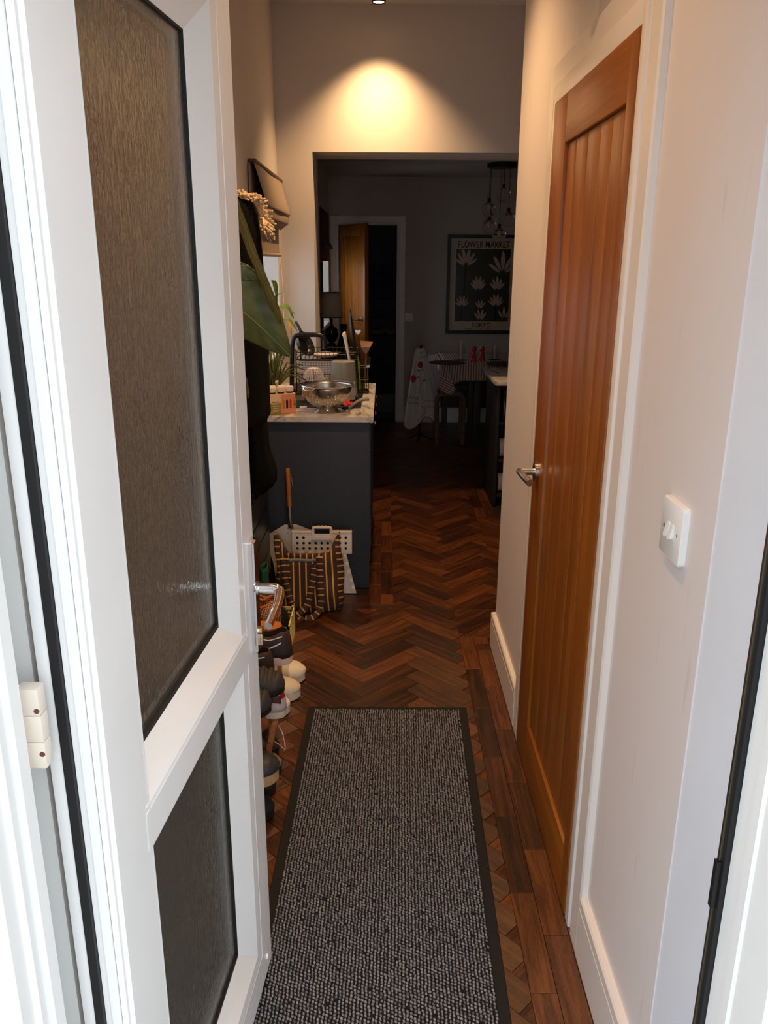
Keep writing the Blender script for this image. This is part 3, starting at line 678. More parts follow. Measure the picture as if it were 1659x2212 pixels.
m = MB(); m.add([MT(s, t, 0.0042) for s, t in b], [(0, 1, 2, 3)]); obj('mat_backing', m, mat('dark_pile', (20, 20, 25), 0.9, bump=0.6, bscale=900), mt, smooth=0)
rng = np.random.default_rng(3)
px_, py_ = 0.0084, 0.0092
cols = int((2*(HWD-BRD))/px_); rows = int((MLEN-0.04)/py_)
ang = np.linspace(0, 2*PI, 7)[:-1]
ringv = np.array([[1.0, -0.55], [0.95, 0.45], [0.45, 1.0]])
tmpl = np.concatenate([np.stack([np.cos(ang)*r, np.sin(ang)*r, np.full(6, h)], 1) for r, h in ringv])
fq = [(j*6+i, j*6+(i+1) % 6, (j+1)*6+(i+1) % 6, (j+1)*6+i) for j in range(2) for i in range(6)]
cc, rrw = np.meshgrid(np.arange(cols), np.arange(rows), indexing='ij'); cc = cc.ravel(); rrw = rrw.ravel()
keep = rng.random(len(cc)) > 0.008; cc, rrw = cc[keep], rrw[keep]; N = len(cc)
sx = -HWD+BRD+0.004+cc*px_+rng.normal(0, 0.0005, N)+0.0007*np.sin(rrw*1.3)
ty = -0.024-rrw*py_-((cc*0.42) % 1.0)*py_+rng.normal(0, 0.0006, N)
rx = 0.0026*rng.uniform(0.85, 1.2, N); ryy = 0.0040*rng.uniform(0.85, 1.2, N); rz = 0.0022*rng.uniform(0.7, 1.3, N); th = rng.normal(0.35, 0.35, N)
L = tmpl[None]*np.stack([rx, ryy, rz], 1)[:, None]
X = L[..., 0]*np.cos(th)[:, None]-L[..., 1]*np.sin(th)[:, None]; Y = L[..., 0]*np.sin(th)[:, None]+L[..., 1]*np.cos(th)[:, None]
X = X+sx[:, None]; Y = np.minimum(Y+ty[:, None], -0.019); Zz = L[..., 2]+0.0055
V3 = np.stack([X+Y*0.0205, Y-X*0.004, Zz], 2).reshape(-1, 3)
F = np.array(fq); Fq = (F[None]+(np.arange(N)*18)[:, None, None]).reshape(-1, 4); Ft = (np.arange(12, 18)[None]+(np.arange(N)*18)[:, None])
me = bpy.data.meshes.new('pile_loops'); me.from_pydata(V3.tolist(), [], Fq.tolist()+Ft.tolist())
me.polygons.foreach_set('use_smooth', [True]*len(me.polygons)); at_ = me.attributes.new('rnd', 'FLOAT', 'FACE'); rv = rng.random(N); at_.data.foreach_set('value', np.concatenate([np.repeat(rv, 12), rv]).astype(np.float32))
t = NT('grey_loop_pile'); t.b.inputs['Roughness'].default_value = 0.9
a_ = t.n('ShaderNodeAttribute'); a_.attribute_name = 'rnd'; r_ = t.n('ShaderNodeValToRGB')
e = r_.color_ramp.elements; e[0].position = 0.0; e[0].color = lin((86, 84, 88)); e[1].position = 1.0; e[1].color = lin((146, 142, 142)); q = e.new(0.22); q.color = lin((114, 111, 112))
t.l(a_.outputs['Fac'], r_.inputs[0]); t.l(r_.outputs[0], t.b.inputs['Base Color']); me.materials.append(t.m)
o = bpy.data.objects.new('pile_loops', me); COL.objects.link(o); o.parent = mt; o['kind'] = 'stuff'

# ------------------------------------------------------------------ shoe rack
M_RACK = wood_mat('rack_wood', (112, 70, 40), (142, 94, 58), (164, 114, 74), 0.5, axis=(20, 1.2, 20))
sr = thing('shoe_rack', 'low two-tier wooden shoe rack along the left hallway wall', 'shoe rack', (-0.47, 2.55, 0))
ZT1, ZT2 = 0.125, 0.305
for z, y0, y1 in ((ZT1, 1.96, 2.53), (ZT2, 1.96, 2.82)):
    for x in ((-0.352, -0.405, -0.46, -0.515, -0.57) if z < 0.2 else (-0.392, -0.44, -0.485, -0.53, -0.575)):
        m = MB(); m.box((x-0.009, y0, z-0.014), (x+0.009, y1, z), 0.002); obj('rail', m, M_RACK, sr)
for x in (-0.392, -0.585):
    for y, z in ((1.975, ZT2), (2.798, ZT2)):
        m = MB(); m.box((x-0.008, y-0.009, 0), (x+0.008, y+0.009, z-0.014), 0.002); obj('post', m, M_RACK, sr)

# ------------------------------------------------------------------ shoes
def shoe_half(t, W):   # outline half-width, heel t=0 .. toe t=1
    return W/2*interp([(0, 0.05), (0.02, 0.42), (0.07, 0.66), (0.15, 0.78), (0.35, 0.76), (0.55, 0.9), (0.7, 1.0), (0.82, 0.95), (0.91, 0.76), (0.965, 0.5), (0.992, 0.24), (1, 0.04)], t)
SHP = {}
def upper_pt(t, aa, sg, off=0.0):
    """point on the upper: t heel..toe, aa 0 (sole) .. pi/2 (ridge or collar)"""
    L, W, sole, hs, topen, yo, spring, ribs = SHP['p']
    w = shoe_half(t, W)*0.95; h = interp(hs, t)
    y0 = min(w*0.9, yo*interp([(0, 0.2), (0.05, 0.7), (topen*0.5, 1), (topen*0.85, 0.8), (topen, 0.0), (1, 0.0)], t)) if t < topen else 0.0
    rb = 1+0.085*math.sin(t*ribs*2*PI) if ribs else 1
    ca, sa = max(0.0, math.cos(aa)), max(0.0, math.sin(aa)); hl = max(0, 1-t/0.2); tl = max(0, (t-0.85)/0.15)
    return Vector((t*L+0.016*sa*hl-0.006*math.sin(2*aa)*max(0, 1-t/0.15)+off*(tl-hl*0.7), sg*(y0+(w-y0)*ca**0.75+off*ca), sole*0.8+spring*max(0, (t-0.7)/0.3)**2+h*rb*sa**0.85+off*sa))
def shoe_bits(L, W, sole, hs, topen, yo, toe_spring=0.006, ribs=0, solew=1.0, n=26):
    if ribs: n = 90
    SHP['p'] = (L, W, sole, hs, topen, yo, toe_spring, ribs)
    T = [0.5-0.5*math.cos(PI*i/n) for i in range(n+1)]
    def lift(t): return toe_spring*max(0, (t-0.7)/0.3)**2
    s = MB(); vs = []
    for z, k in ((0.0, 0.93), (sole*0.25, 1.0*solew), (sole, 0.985*solew), (sole, 0.80)):
        for t in T: vs.append((t*L, shoe_half(t, W)*k, z+lift(t)))
        for t in T[::-1]: vs.append((t*L, -shoe_half(t, W)*k, z+lift(t)))
    k = 2*len(T)
    s.add(vs, [(j*k+i, j*k+(i+1) % k, (j+1)*k+(i+1) % k, (j+1)*k+i) for j in range(3) for i in range(k)]+[tuple(range(k-1, -1, -1)), tuple(range(3*k, 4*k))])
    u = MB()
    for sg in (1, -1): u.grid(lambda a, v, sg=sg: upper_pt(0.5-0.5*math.cos(PI*v), a*PI/2, sg), 8, n)
    return s, u
def place(mb, pos, heel_out=False, L=0.27, rz=0.0, tilt=0.0):
    """toe (or heel) end at pos, pointing along +X"""
    M_ = Matrix.Translation(pos) @ Matrix.Rotation(rz, 4, 'Z') @ Matrix.Rotation(tilt, 4, 'Y')
    M_ = M_ @ (Matrix.Rotation(PI, 4, 'Z') if heel_out else Matrix.Translation((-L, 0, 0)))
    return mb.xf(M_)
def shoe(label, pos, mats, L=0.27, W=0.095, sole=0.028, hs=None, topen=0.48, yo=0.026, heel_out=False, rz=0.0, laces=None, extras=(), ribs=0, name='shoe', cat='shoe', group='shoes on the rack', tilt=0.0, spring=0.006):
    hs = hs or [(0, 0.062), (0.1, 0.066), (0.3, 0.056), (0.48, 0.07), (0.7, 0.05), (0.9, 0.034), (1, 0.012)]
    t = thing(name, label, cat, Vector(pos), group)
    s, u = shoe_bits(L, W, sole, hs, topen, yo, ribs=ribs, toe_spring=spring)
    obj('sole', place(s, pos, heel_out, L, rz, tilt), mats[0], t, smooth=40)
    obj('upper', place(u, pos, heel_out, L, rz, tilt), mats[1], t, smooth=60, thick=0.003)
    if laces is not None:
        for k in range(4):
            tt = topen+0.01+k*0.045; h = interp(hs, tt)+sole*0.8+0.004; w = shoe_half(tt, W)*0.42
            m = MB(); m.tube([(tt*L, -w, h-0.012), (tt*L+0.002, 0, h+0.002), (tt*L, w, h-0.012)], 0.0028, 6); obj('lace', place(m, pos, heel_out, L, rz, tilt), laces, t)
    for nm, fn, mm in [(n_, f_, x_) for n_, q_, x_ in extras for f_ in (q_ if isinstance(q_, tuple) else (q_,))]:
        m = MB(); fn(m, L, W, sole, hs); obj(nm, place(m, pos, heel_out, L, rz, tilt), mm, t, smooth=50)
    return t
def side_band(t0, t1, a0, a1, off=0.0035, slope=0.0, sg=1):
    """patch lying on one side of the upper"""
    def fn(m, L, W, sole, hs): m.grid(lambda u, v: upper_pt(t0+(t1-t0)*v, min(1, max(0, a0+(a1-a0)*u+slope*v))*PI/2, sg, off), 6, 14)
    return fn
def both(*a, **k): return (side_band(*a, **k), side_band(*a, sg=-1, **k))
def heel_tab(m, L, W, sole, hs):
    for sg in (1, -1): m.grid(lambda u, v: upper_pt(0.001+0.05*v, (0.45+0.5*u)*PI/2, sg, 0.0035), 5, 6)
def toe_cap(m, L, W, sole, hs):
    for sg in (1, -1): m.grid(lambda u, v: upper_pt(0.80+0.199*v, u*PI/2, sg, 0.0035), 8, 10)
m_ = lambda n, c, r=0.6, **k: mat(n, c, r, **k)
S_WHITE = m_('trainer_white', (232, 228, 220), 0.5, bump=0.05, bscale=300); S_CREAM = m_('trainer_cream', (222, 210, 188), 0.55, bump=0.1, bscale=400)
S_BEIGE = m_('trainer_beige', (205, 190, 168), 0.7, bump=0.25, bscale=500); S_BROWN = m_('trainer_brown', (58, 44, 38), 0.6, bump=0.15, bscale=400)
S_TAN = m_('tan_leather', (188, 112, 52), 0.45, bump=0.05, bscale=200); S_SOLEW = m_('sole_offwhite', (232, 220, 196), 0.6); S_SOLEB = m_('sole_black', (26, 24, 23), 0.6)
S_BLACKC = m_('black_canvas', (30, 30, 32), 0.8, bump=0.2, bscale=500); S_RED = m_('red_patch', (150, 22, 30), 0.5); S_BURG = m_('burgundy_patch', (84, 34, 34), 0.55)
S_GREYB = m_('ribbed_grey', (62, 57, 54), 0.6, bump=0.2, bscale=300); S_BOOT = m_('brown_leather', (140, 78, 44), 0.5, var=0.2, vscale=12, bump=0.1, bscale=150)
S_CORK = m_('cork', (206, 168, 118), 0.8, var=0.25, vscale=90, bump=0.3, bscale=200); S_PINK = m_('pale_pink', (236, 206, 190), 0.5); S_YEL = m_('yellow_loop', (232, 206, 40), 0.4); S_LIL = m_('pale_lilac', (214, 200, 204), 0.6)
def woven():
    t = NT('woven_tan'); b = t.b; b.inputs['Roughness'].default_value = 0.6
    tc = t.n('ShaderNodeTexCoord'); mp = t.n('ShaderNodeMapping'); mp.inputs['Rotation'].default_value = (0.6, 0.3, 0.78); t.l(tc.outputs['Object'], mp.inputs[0])
    ck = t.n('ShaderNodeTexChecker', Scale=150.0); ck.inputs[1].default_value = lin((222, 158, 106)); ck.inputs[2].default_value = lin((92, 48, 26)); t.l(mp.outputs[0], ck.inputs[0])
    t.l(ck.outputs[0], b.inputs['Base Color']); bp = t.n('ShaderNodeBump', Strength=0.8, Distance=0.003); t.l(ck.outputs[1], bp.inputs['Height']); t.l(bp.outputs[0], b.inputs['Normal']); return t.m
S_WOVEN = woven()
low = [(0, 0.055), (0.1, 0.06), (0.3, 0.05), (0.48, 0.062), (0.7, 0.046), (0.9, 0.032), (1, 0.012)]
# floor level, front to back
shoe('plain black slip-on shoe on the floor under the cork-soled shoe', (-0.318, 2.045, 0.001), (S_SOLEB, S_BLACKC), L=0.25, hs=low, group='shoes on the floor')
shoe('black shoe on the floor beside the plain black slip-on', (-0.327, 2.155, 0.001), (S_SOLEB, S_BLACKC), L=0.25, hs=low, group='shoes on the floor')
shoe('taupe suede shoe on the floor behind the cork-soled shoe', (-0.322, 2.262, 0.001), (S_SOLEB, m_('taupe_suede', (128, 106, 88), 0.8)), L=0.25, hs=low, group='shoes on the floor')
shoe('dark brown walking shoe on the floor under the lower rail', (-0.343, 2.365, 0.001), (S_SOLEB, m_('dark_suede', (70, 56, 46), 0.8, bump=0.2, bscale=300)), L=0.25, group='shoes on the floor', laces=S_BLACKC)
shoe('white trainer with a yellow loop standing on the floor', (-0.335, 2.622, 0.001), (S_WHITE, S_WHITE), L=0.26, W=0.10, sole=0.032, group='shoes on the floor', laces=S_LIL, extras=[('side_panel', both(0.45, 0.72, 0.1, 0.7), S_BLACKC)])
shoe('cream trainer with black and white side panels on the floor', (-0.308, 2.735, 0.001), (S_SOLEW, S_CREAM), L=0.28, W=0.105, sole=0.036, group='shoes on the floor', laces=S_WHITE, extras=[('side_panel', both(0.4, 0.62, 0.15, 0.75), S_BLACKC), ('side_stripe', both(0.63, 0.72, 0.2, 0.7), S_WHITE)])
shoe('chunky beige running shoe on the floor beside the yellow crate', (-0.303, 2.865, 0.001), (S_SOLEW, S_BEIGE), L=0.29, W=0.112, sole=0.038, group='shoes on the floor', laces=S_CREAM, extras=[('toe_cap', toe_cap, S_SOLEW), ('side_panel', both(0.35, 0.7, 0.1, 0.5), S_CREAM)])
# lower tier
z1 = ZT1+0.001
shoe('black canvas shoe with a thick cork sole on the lower tier', (-0.300, 2.045, z1), (S_CORK, S_BLACKC), L=0.25, W=0.105, sole=0.045, hs=low, extras=[('toe_cap', toe_cap, m_('charcoal_leather', (50, 50, 53), 0.5))])
for i, y in enumerate((2.17, 2.28)):
    shoe('tan leather ankle boot with black laces on the lower tier' if i == 0 else 'tan leather ankle boot next to the pink-soled trainer', (-0.362, y, z1), (S_SOLEB, S_BOOT), L=0.2, W=0.09, sole=0.03, hs=[(0, 0.115), (0.15, 0.12), (0.35, 0.115), (0.48, 0.09), (0.7, 0.056), (0.9, 0.04), (1, 0.012)], laces=S_BLACKC, name='ankle_boot', cat='boot')
rb = shoe('white trainer with burgundy side patch and red heel on lower tier', (-0.319, 2.405, z1), (S_SOLEW, S_LIL), L=0.23, W=0.098, sole=0.03, heel_out=True, laces=S_WHITE, extras=[('side_patch', both(0.05, 0.36, 0.25, 0.62, slope=0.25), S_BURG), ('heel_tab', heel_tab, S_RED)])
shoe('white knit trainer on the lower tier beside the burgundy-patched one', (-0.36, 2.505, z1), (S_WHITE, S_WHITE), L=0.21, W=0.095, laces=S_LIL)
# upper tier
z2 = ZT2+0.001
shoe('ribbed dark grey clog with contrast stitching on the upper tier', (-0.300, 2.235, z2), (S_SOLEB, S_GREYB), L=0.26, W=0.108, sole=0.02, hs=[(0, 0.03), (0.2, 0.03), (0.42, 0.075), (0.6, 0.066), (0.85, 0.05), (0.96, 0.04), (1, 0.012)], topen=0.40, yo=0.04, ribs=11, name='clog', cat='clog', extras=[('stitching', lambda m, L, W, s, h: [m.tube([(L*0.44, y0, s+0.072-abs(y0)*0.5), (L*0.50, y0, s+0.070-abs(y0)*0.5)], 0.0014, 5) for y0 in [(-0.032+0.008*k) for k in range(9)]], S_PINK)])
shoe('ribbed dark grey clog at the end of the upper tier', (-0.325, 2.115, z2), (S_SOLEB, S_GREYB), L=0.26, W=0.112, sole=0.02, hs=[(0, 0.03), (0.2, 0.03), (0.42, 0.075), (0.6, 0.066), (0.85, 0.05), (0.96, 0.04), (1, 0.012)], topen=0.40, yo=0.04, ribs=11, name='clog', cat='clog')
shoe('dark brown trainer with white lettering and pink heel on upper tier', (-0.298, 2.437, z2), (S_PINK, S_BROWN), L=0.24, W=0.105, sole=0.03, heel_out=True, laces=S_WHITE, hs=[(0, 0.085), (0.1, 0.09), (0.3, 0.07), (0.48, 0.075), (0.7, 0.05), (0.9, 0.034), (1, 0.012)],
     extras=[('side_stripe', both(0.10, 0.40, 0.58, 0.63, slope=0.1), S_WHITE), ('side_stripe', both(0.12, 0.36, 0.38, 0.43, slope=-0.12), S_WHITE)])
shoe('dark brown trainer further along the upper tier', (-0.345, 2.336, z2), (S_SOLEB, S_BROWN), L=0.22, W=0.082, sole=0.03, heel_out=True, laces=S_WHITE, extras=[('side_stripe', both(0.10, 0.40, 0.5, 0.56, slope=0.1), S_WHITE)])
def slide(label, pos, L=0.25, W=0.1, rz=0.0, heel_out=True):
    t = thing('slide_sandal', label, 'sandal', Vector(pos), 'tan slides on the upper tier')
    s, u = shoe_bits(L, W, 0.02, [(0, 0.001), (1, 0.001)], 0.4, 0.02, 0.0)
    obj('sole', place(s, pos, heel_out, L, rz), m_('tan_sole', (176, 108, 56), 0.6), t, smooth=40)
    k = MB(); sh = [(0.02+0.96*i/30, 1) for i in range(31)]
    pol = [(tt*L, shoe_half(tt, W)*0.9) for tt, _ in sh]+[(tt*L, -shoe_half(tt, W)*0.9) for tt, _ in sh[::-1]]
    k.prism(pol, 0.0195, 0.0235); obj('footbed', place(k, pos, heel_out, L, rz), S_TAN, t, smooth=30)
    b = MB()
    b.grid(lambda a, v: Vector(((0.52+0.26*v)*L, shoe_half(0.52+0.26*v, W)*1.0*math.cos(PI*a), 0.012+0.034*math.sin(PI*a)**0.8)), 14, 6)
    obj('strap', place(b, pos, heel_out, L, rz), S_TAN, t, thick=0.003)
slide('tan leather slide lying on top of its pair on upper tier', (-0.345, 2.555, z2+0.050), L=0.23)
slide('tan leather slide underneath its pair on upper tier', (-0.368, 2.545, z2), L=0.21)
def mule(label, pos, L=0.23, W=0.1, rz=0.0):
    t = thing('woven_mule', label, 'sandal', Vector(pos), 'woven sandals on the upper tier')
    hs = [(0, 0.07), (0.1, 0.075), (0.28, 0.052), (0.45, 0.07), (0.65, 0.058), (0.9, 0.036), (1, 0.012)]
    s, u = shoe_bits(L, W, 0.018, hs, 0.5, 0.036, 0.0)
    obj('sole', place(s, pos, True, L, rz), S_TAN, t, smooth=40)
    obj('upper', place(u, pos, True, L, rz), S_WOVEN, t, smooth=60, thick=0.004)
    c = MB(); pts = []
    for sg in (1, -1):
        row = []
        for i in range(13):
            tt = 0.5*i/12; w = shoe_half(tt, W)*0.95
            y0 = min(w*0.9, 0.036*interp([(0, 0.2), (0.05, 0.7), (0.25, 1), (0.425, 0.8), (0.5, 0.0)], tt)); row.append(Vector((tt*L, sg*y0, 0.0145+interp(hs, tt))))
        c.tube(row, 0.004, 6)
    obj('collar_binding', place(c, pos, True, L, rz), S_TAN, t)
mule('woven tan leather mule on top of the sandals heap', (-0.362, 2.672, z2+0.035), rz=0.06)
mule('woven tan leather mule beneath the other woven one', (-0.376, 2.762, z2), rz=-0.15)
# striped lace hanging off the lower tier
m = MB(); p0, p1, p2 = atY(589, 1556, 2.37), atY(615, 1618, 2.33), atY(587, 1599, 2.30)
lp = catmull([p0, atY(605, 1573, 2.37), atY(613, 1595, 2.35), p1, atY(603, 1608, 2.32), p2], 8)
def lace_mat():
    t = NT('striped_lace'); t.b.inputs['Roughness'].default_value = 0.7
    tc = t.n('ShaderNodeTexCoord'); ck = t.n('ShaderNodeTexChecker', Scale=260.0); ck.inputs[1].default_value = lin((196, 40, 70)); ck.inputs[2].default_value = lin((240, 226, 224)); t.l(tc.outputs['Object'], ck.inputs[0]); t.l(ck.outputs[0], t.b.inputs['Base Color']); return t.m
m.tube(lp, 0.0019, 6); one('shoe_lace', m, lace_mat(), 'red and white flecked shoelace dangling over the rack rail', 'shoelace', p0)
# ------------------------------------------------------------------ yellow folding crate with a furry hat
yc = thing('folding_crate', 'small pale yellow folding crate on the floor beyond the shoe rack', 'crate', (-0.46, 3.18, 0.001))
M_YEL = mat('yellow_plastic', (236, 218, 138), 0.45)
cx0, cx1, cy0, cy1, cz0, cz1 = -0.535, -0.388, 3.075, 3.285, 0.001, 0.126
m = MB(); m.box((cx0, cy0, cz0), (cx1, cy1, cz0+0.006)); obj('base', m, M_YEL, yc)
def crate_side(a, b, axis):
    m = MB(); L_ = (Vector(b)-Vector(a)).length; d = (Vector(b)-Vector(a)).normalized(); nn = Vector((-d.y, d.x, 0))
    def bar(s0, s1, z0, z1_): m.obox(Vector(a)+d*((s0+s1)/2)+Vector((0, 0, (z0+z1_)/2)), d*((s1-s0)/2), nn*0.003, Vector((0, 0, (z1_-z0)/2)))
    bar(0, L_, 0, 0.012); bar(0, L_, 0.112, 0.125); bar(0, 0.01, 0, 0.125); bar(L_-0.01, L_, 0, 0.125); bar(L_*0.48, L_*0.52, 0, 0.125)
    for k in range(5): bar(0, L_, 0.022+k*0.018, 0.027+k*0.018)
    for k in range(12): bar(L_*k/12, L_*k/12+0.004, 0.01, 0.115)
    return m
for a, b in (((cx1, cy0, cz0), (cx1, cy1, cz0)), ((cx0, cy0, cz0), (cx1, cy0, cz0)), ((cx0, cy1, cz0), (cx1, cy1, cz0)), ((cx0, cy0, cz0), (cx0, cy1, cz0))):
    obj('side_lattice', crate_side(a, b, 0), M_YEL, yc, smooth=0)
m = MB(); m.sphere((cx1-0.004, cy1-0.006, cz1+0.004), 0.006, 8, 6); obj('corner_clip', m, mat('peach_plastic', (226, 160, 96), 0.5), yc)
fh = thing('fur_hat', 'black fluffy faux-fur hat lying in the yellow crate', 'hat', (-0.46, 3.18, cz0+0.008))
m = MB(); hc = Vector((-0.458, 3.185, cz0+0.092)); m.sphere(hc, 0.080, 20, 12, (0.80, 1.0, 1.0)); obj('hat_body', m, mat('black_fur', (16, 17, 20), 1.0, bump=1.0, bscale=120), fh)
m = MB()
for i in range(420):
    a = random.random()*2*PI; zz = random.uniform(-0.5, 1); rr_ = math.sqrt(1-zz*zz); d = Vector((math.cos(a)*rr_*0.8, math.sin(a)*rr_, zz)); p = hc+d*0.078; q = p+d*random.uniform(0.006, 0.016)+Vector((random.gauss(0, .008), random.gauss(0, .008), random.gauss(0, .006)))
    m.tube([p, (p+q)/2+Vector((random.gauss(0, .003), random.gauss(0, .003), 0)), q], 0.0005, 3, cap=False)
o = obj('fur_strands', m, mat('fur_strand', (34, 32, 32), 0.9), fh, smooth=0); o['kind'] = 'stuff'
# green carrier behind
gb = thing('green_bag', 'green fabric shopping bag standing beside the shoe rack', 'bag', (-0.52, 3.365, 0))
m = MB(); m.grid(lambda u, v: Vector((-0.524+0.021*math.cos(2*PI*u)*(1-0.15*v), 3.365+0.05*math.sin(2*PI*u), 0.001+0.20*v)), 20, 6, closeu=True); m.grid(lambda u, v: Vector((-0.524+0.021*v*math.cos(2*PI*u), 3.365+0.05*v*math.sin(2*PI*u), 0.002)), 20, 2, closeu=True)
obj('lower_panel', m, mat('green_cloth', (96, 128, 84), 0.8, bump=0.3, bscale=60), gb, thick=0.002)
m = MB(); m.grid(lambda u, v: Vector((-0.524+0.018*math.cos(2*PI*u)*(1-0.2*v), 3.365+0.05*math.sin(2*PI*u)*(1-0.1*v), 0.198+0.09*v+0.003*math.sin(4*PI*u)*v)), 24, 5, closeu=True)
obj('upper_panel', m, mat('dark_green_cloth', (30, 88, 56), 0.7, bump=0.3, bscale=60), gb, thick=0.002)
# ------------------------------------------------------------------ striped tote bag
BG0 = Vector((-0.345, 3.56, 0))
def stripe_mat(name, ground, line, period, duty, edge=None):
    t = NT(name); b = t.b; b.inputs['Roughness'].default_value = 0.8
    tc = t.n('ShaderNodeTexCoord'); sp = t.n('ShaderNodeSeparateXYZ'); t.l(tc.outputs['UV'], sp.inputs[0])
    d = t.n('ShaderNodeMath', operation='DIVIDE'); d.inputs[1].default_value = period; t.l(sp.outputs[0], d.inputs[0])
    f = t.n('ShaderNodeMath', operation='FRACT'); t.l(d.outputs[0], f.inputs[0])
    c = t.n('ShaderNodeMath', operation='LESS_THAN'); c.inputs[1].default_value = duty; t.l(f.outputs[0], c.inputs[0])
    mx = t.n('ShaderNodeMix', data_type='RGBA'); mx.inputs[6].default_value = lin(ground); mx.inputs[7].default_value = lin(line)
    t.l(c.outputs[0], mx.inputs[0]); t.l(mx.outputs[2], b.inputs['Base Color'])
    nz = t.n('ShaderNodeTexNoise', Scale=700.0); t.l(tc.outputs['Object'], nz.inputs['Vector']); bp = t.n('ShaderNodeBump', Strength=0.25, Distance=0.002); t.l(nz.outputs[0], bp.inputs['Height']); t.l(bp.outputs[0], b.inputs['Normal'])
    return t.m
M_TOTE = stripe_mat('tote_stripes', (66, 42, 37), (216, 166, 72), 0.0295, 0.23)
M_STRAP = stripe_mat('strap_stripes', (66, 42, 38), (206, 156, 78), 0.030, 0.2)
M_LINING = mat('tote_lining', (132, 134, 132), 0.7)
bag = thing('tote_bag', 'brown and yellow striped canvas tote bag slumped on the floor', 'bag', BG0)
def bag_pt(u, v):
    th = 2*PI*u; c, s = math.cos(th), math.sin(th)
    ex, ey = abs(c)**0.6*(1 if c > 0 else -1), abs(s)**0.75*(1 if s > 0 else -1)
    side = max(0.0, abs(c)-0.50)/0.50
    zr = 0.262+0.025*max(0, -s)+0.115*side**0.9
    z = 0.002+zr*v
    wx = interp([(0, 0.150), (0.12, 0.168), (0.35, 0.163), (0.6, 0.150), (1, 0.150)], v)
    wy = interp([(0, 0.066), (0.12, 0.080), (0.4, 0.074), (0.8, 0.050), (1, 0.030)], v)
    x = BG0.x+ex*wx+0.008*math.sin(v*9+c*3)*side; y = BG0.y+ey*wy+0.010*math.sin(u*26+v*4)*v+0.006*math.sin(v*11+u*9)
    return Vector((x, y+0.03*max(0, c)*0.5, z))
def bag_uv(u, v):
    return (0, 0)
m = MB(); nu, nv = 64, 18
def uvsel(i, j):
    th = 2*PI*(i+0.5)/nu; horiz = abs(math.cos(th)) > 0.80
    out = []
    for a, b in ((i, j), (i+1, j), (i+1, j+1), (i, j+1)):
        p = bag_pt((a % nu)/nu, b/nv)
        out.append((p.z*0.95+p.y*0.25 if horiz else p.x*1.05+p.z*0.06, 0.0))
    return out
vs = [bag_pt(i/nu, j/nv) for j in range(nv+1) for i in range(nu)]; fs = []; uv = []
for j in range(nv):
    for i in range(nu): fs.append((j*nu+i, j*nu+(i+1) % nu, (j+1)*nu+(i+1) % nu, (j+1)*nu+i)); uv.append(uvsel(i, j))
m.add(vs, fs, uv); obj('body', m, M_TOTE, bag, smooth=60, thick=0.003)
m = MB(); m.grid(lambda u, v: (lambda p: Vector((BG0.x+(p.x-BG0.x)*0.965, BG0.y+(p.y-BG0.y)*0.93, p.z-0.004)))(bag_pt(u, 0.35+0.64*v)), 48, 8, closeu=True); obj('lining', m, M_LINING, bag, smooth=60)
m = MB(); m.grid(lambda u, v: Vector((BG0.x+0.148*v*math.cos(2*PI*u), BG0.y+0.062*v*math.sin(2*PI*u), 0.003)), 32, 2, closeu=True); obj('base', m, M_TOTE, bag)
# front pocket with grey hem
YP = 3.478
def pk(x, z, d=0): return Vector((x, YP-0.004+0.012*(z/0.28)-d+0.004*math.sin(x*60), z))
xa0, xa1, xb0, xb1 = -0.432, -0.305, -0.418, -0.345
m = MB(); m.grid(lambda u, v: pk((xb0+(xb1-xb0)*u)*(1-v)+(xa0+(xa1-xa0)*u)*v, 0.02+0.245*v), 12, 10, uvfn=lambda u, v: ((xb0+(xb1-xb0)*u)*(1-v)*1.0+(xa0+(xa1-xa0)*u)*v*1.0, 0)); obj('pocket', m, M_TOTE, bag, thick=0.003)
m = MB(); m.grid(lambda u, v: pk(xa0+(xa1-xa0)*u, 0.262+0.014*v, 0.003), 10, 2); obj('pocket_hem', m, M_LINING, bag, thick=0.002)
def ribbon(pts, w, name, n=8, across=(1, 0, 0)):
    P_ = catmull(pts, n); m = MB(); L_ = [0]
    for a, b in zip(P_, P_[1:]): L_.append(L_[-1]+(b-a).length)
    k = len(P_); A = Vector(across)
    vs = []; 
    for i, p in enumerate(P_):
        tg = (P_[min(i+1, k-1)]-P_[max(i-1, 0)]).normalized(); sd = (A-tg*A.dot(tg)).normalized(); vs += [p-sd*w/2, p+sd*w/2]
    m.add(vs, [(2*i, 2*i+1, 2*i+3, 2*i+2) for i in range(k-1)], [[(L_[i], 0), (L_[i], 1), (L_[i+1], 1), (L_[i+1], 0)] for i in range(k-1)])
    return obj(name, m, M_STRAP, bag, thick=0.003, smooth=60)
c3 = lambda x, y: (530+x*0.18083, 960+y*0.18083)
def B(x, y, Y): return atY(*c3(x, y), Y)
ribbon([B(885, 1340, 3.468), B(890, 1500, 3.462), B(898, 1700, 3.460), B(905, 1850, 3.455), B(890, 1960, 3.45), Vector((-0.318, 3.43, 0.012)), Vector((-0.36, 3.425, 0.006)), Vector((-0.395, 3.44, 0.012)), B(720, 1950, 3.455), B(765, 1830, 3.460), B(800, 1660, 3.462), B(825, 1500, 3.466), B(830, 1430, 3.472)], 0.029, 'handle_strap')
ribbon([B(440, 1360, 3.468), B(460, 1500, 3.462), B(485, 1650, 3.460), B(520, 1800, 3.458), B(560, 1900, 3.455)], 0.027, 'handle_strap')
ribbon([B(495, 1360, 3.473), B(505, 1480, 3.468), B(525, 1600, 3.466)], 0.018, 'handle_strap')

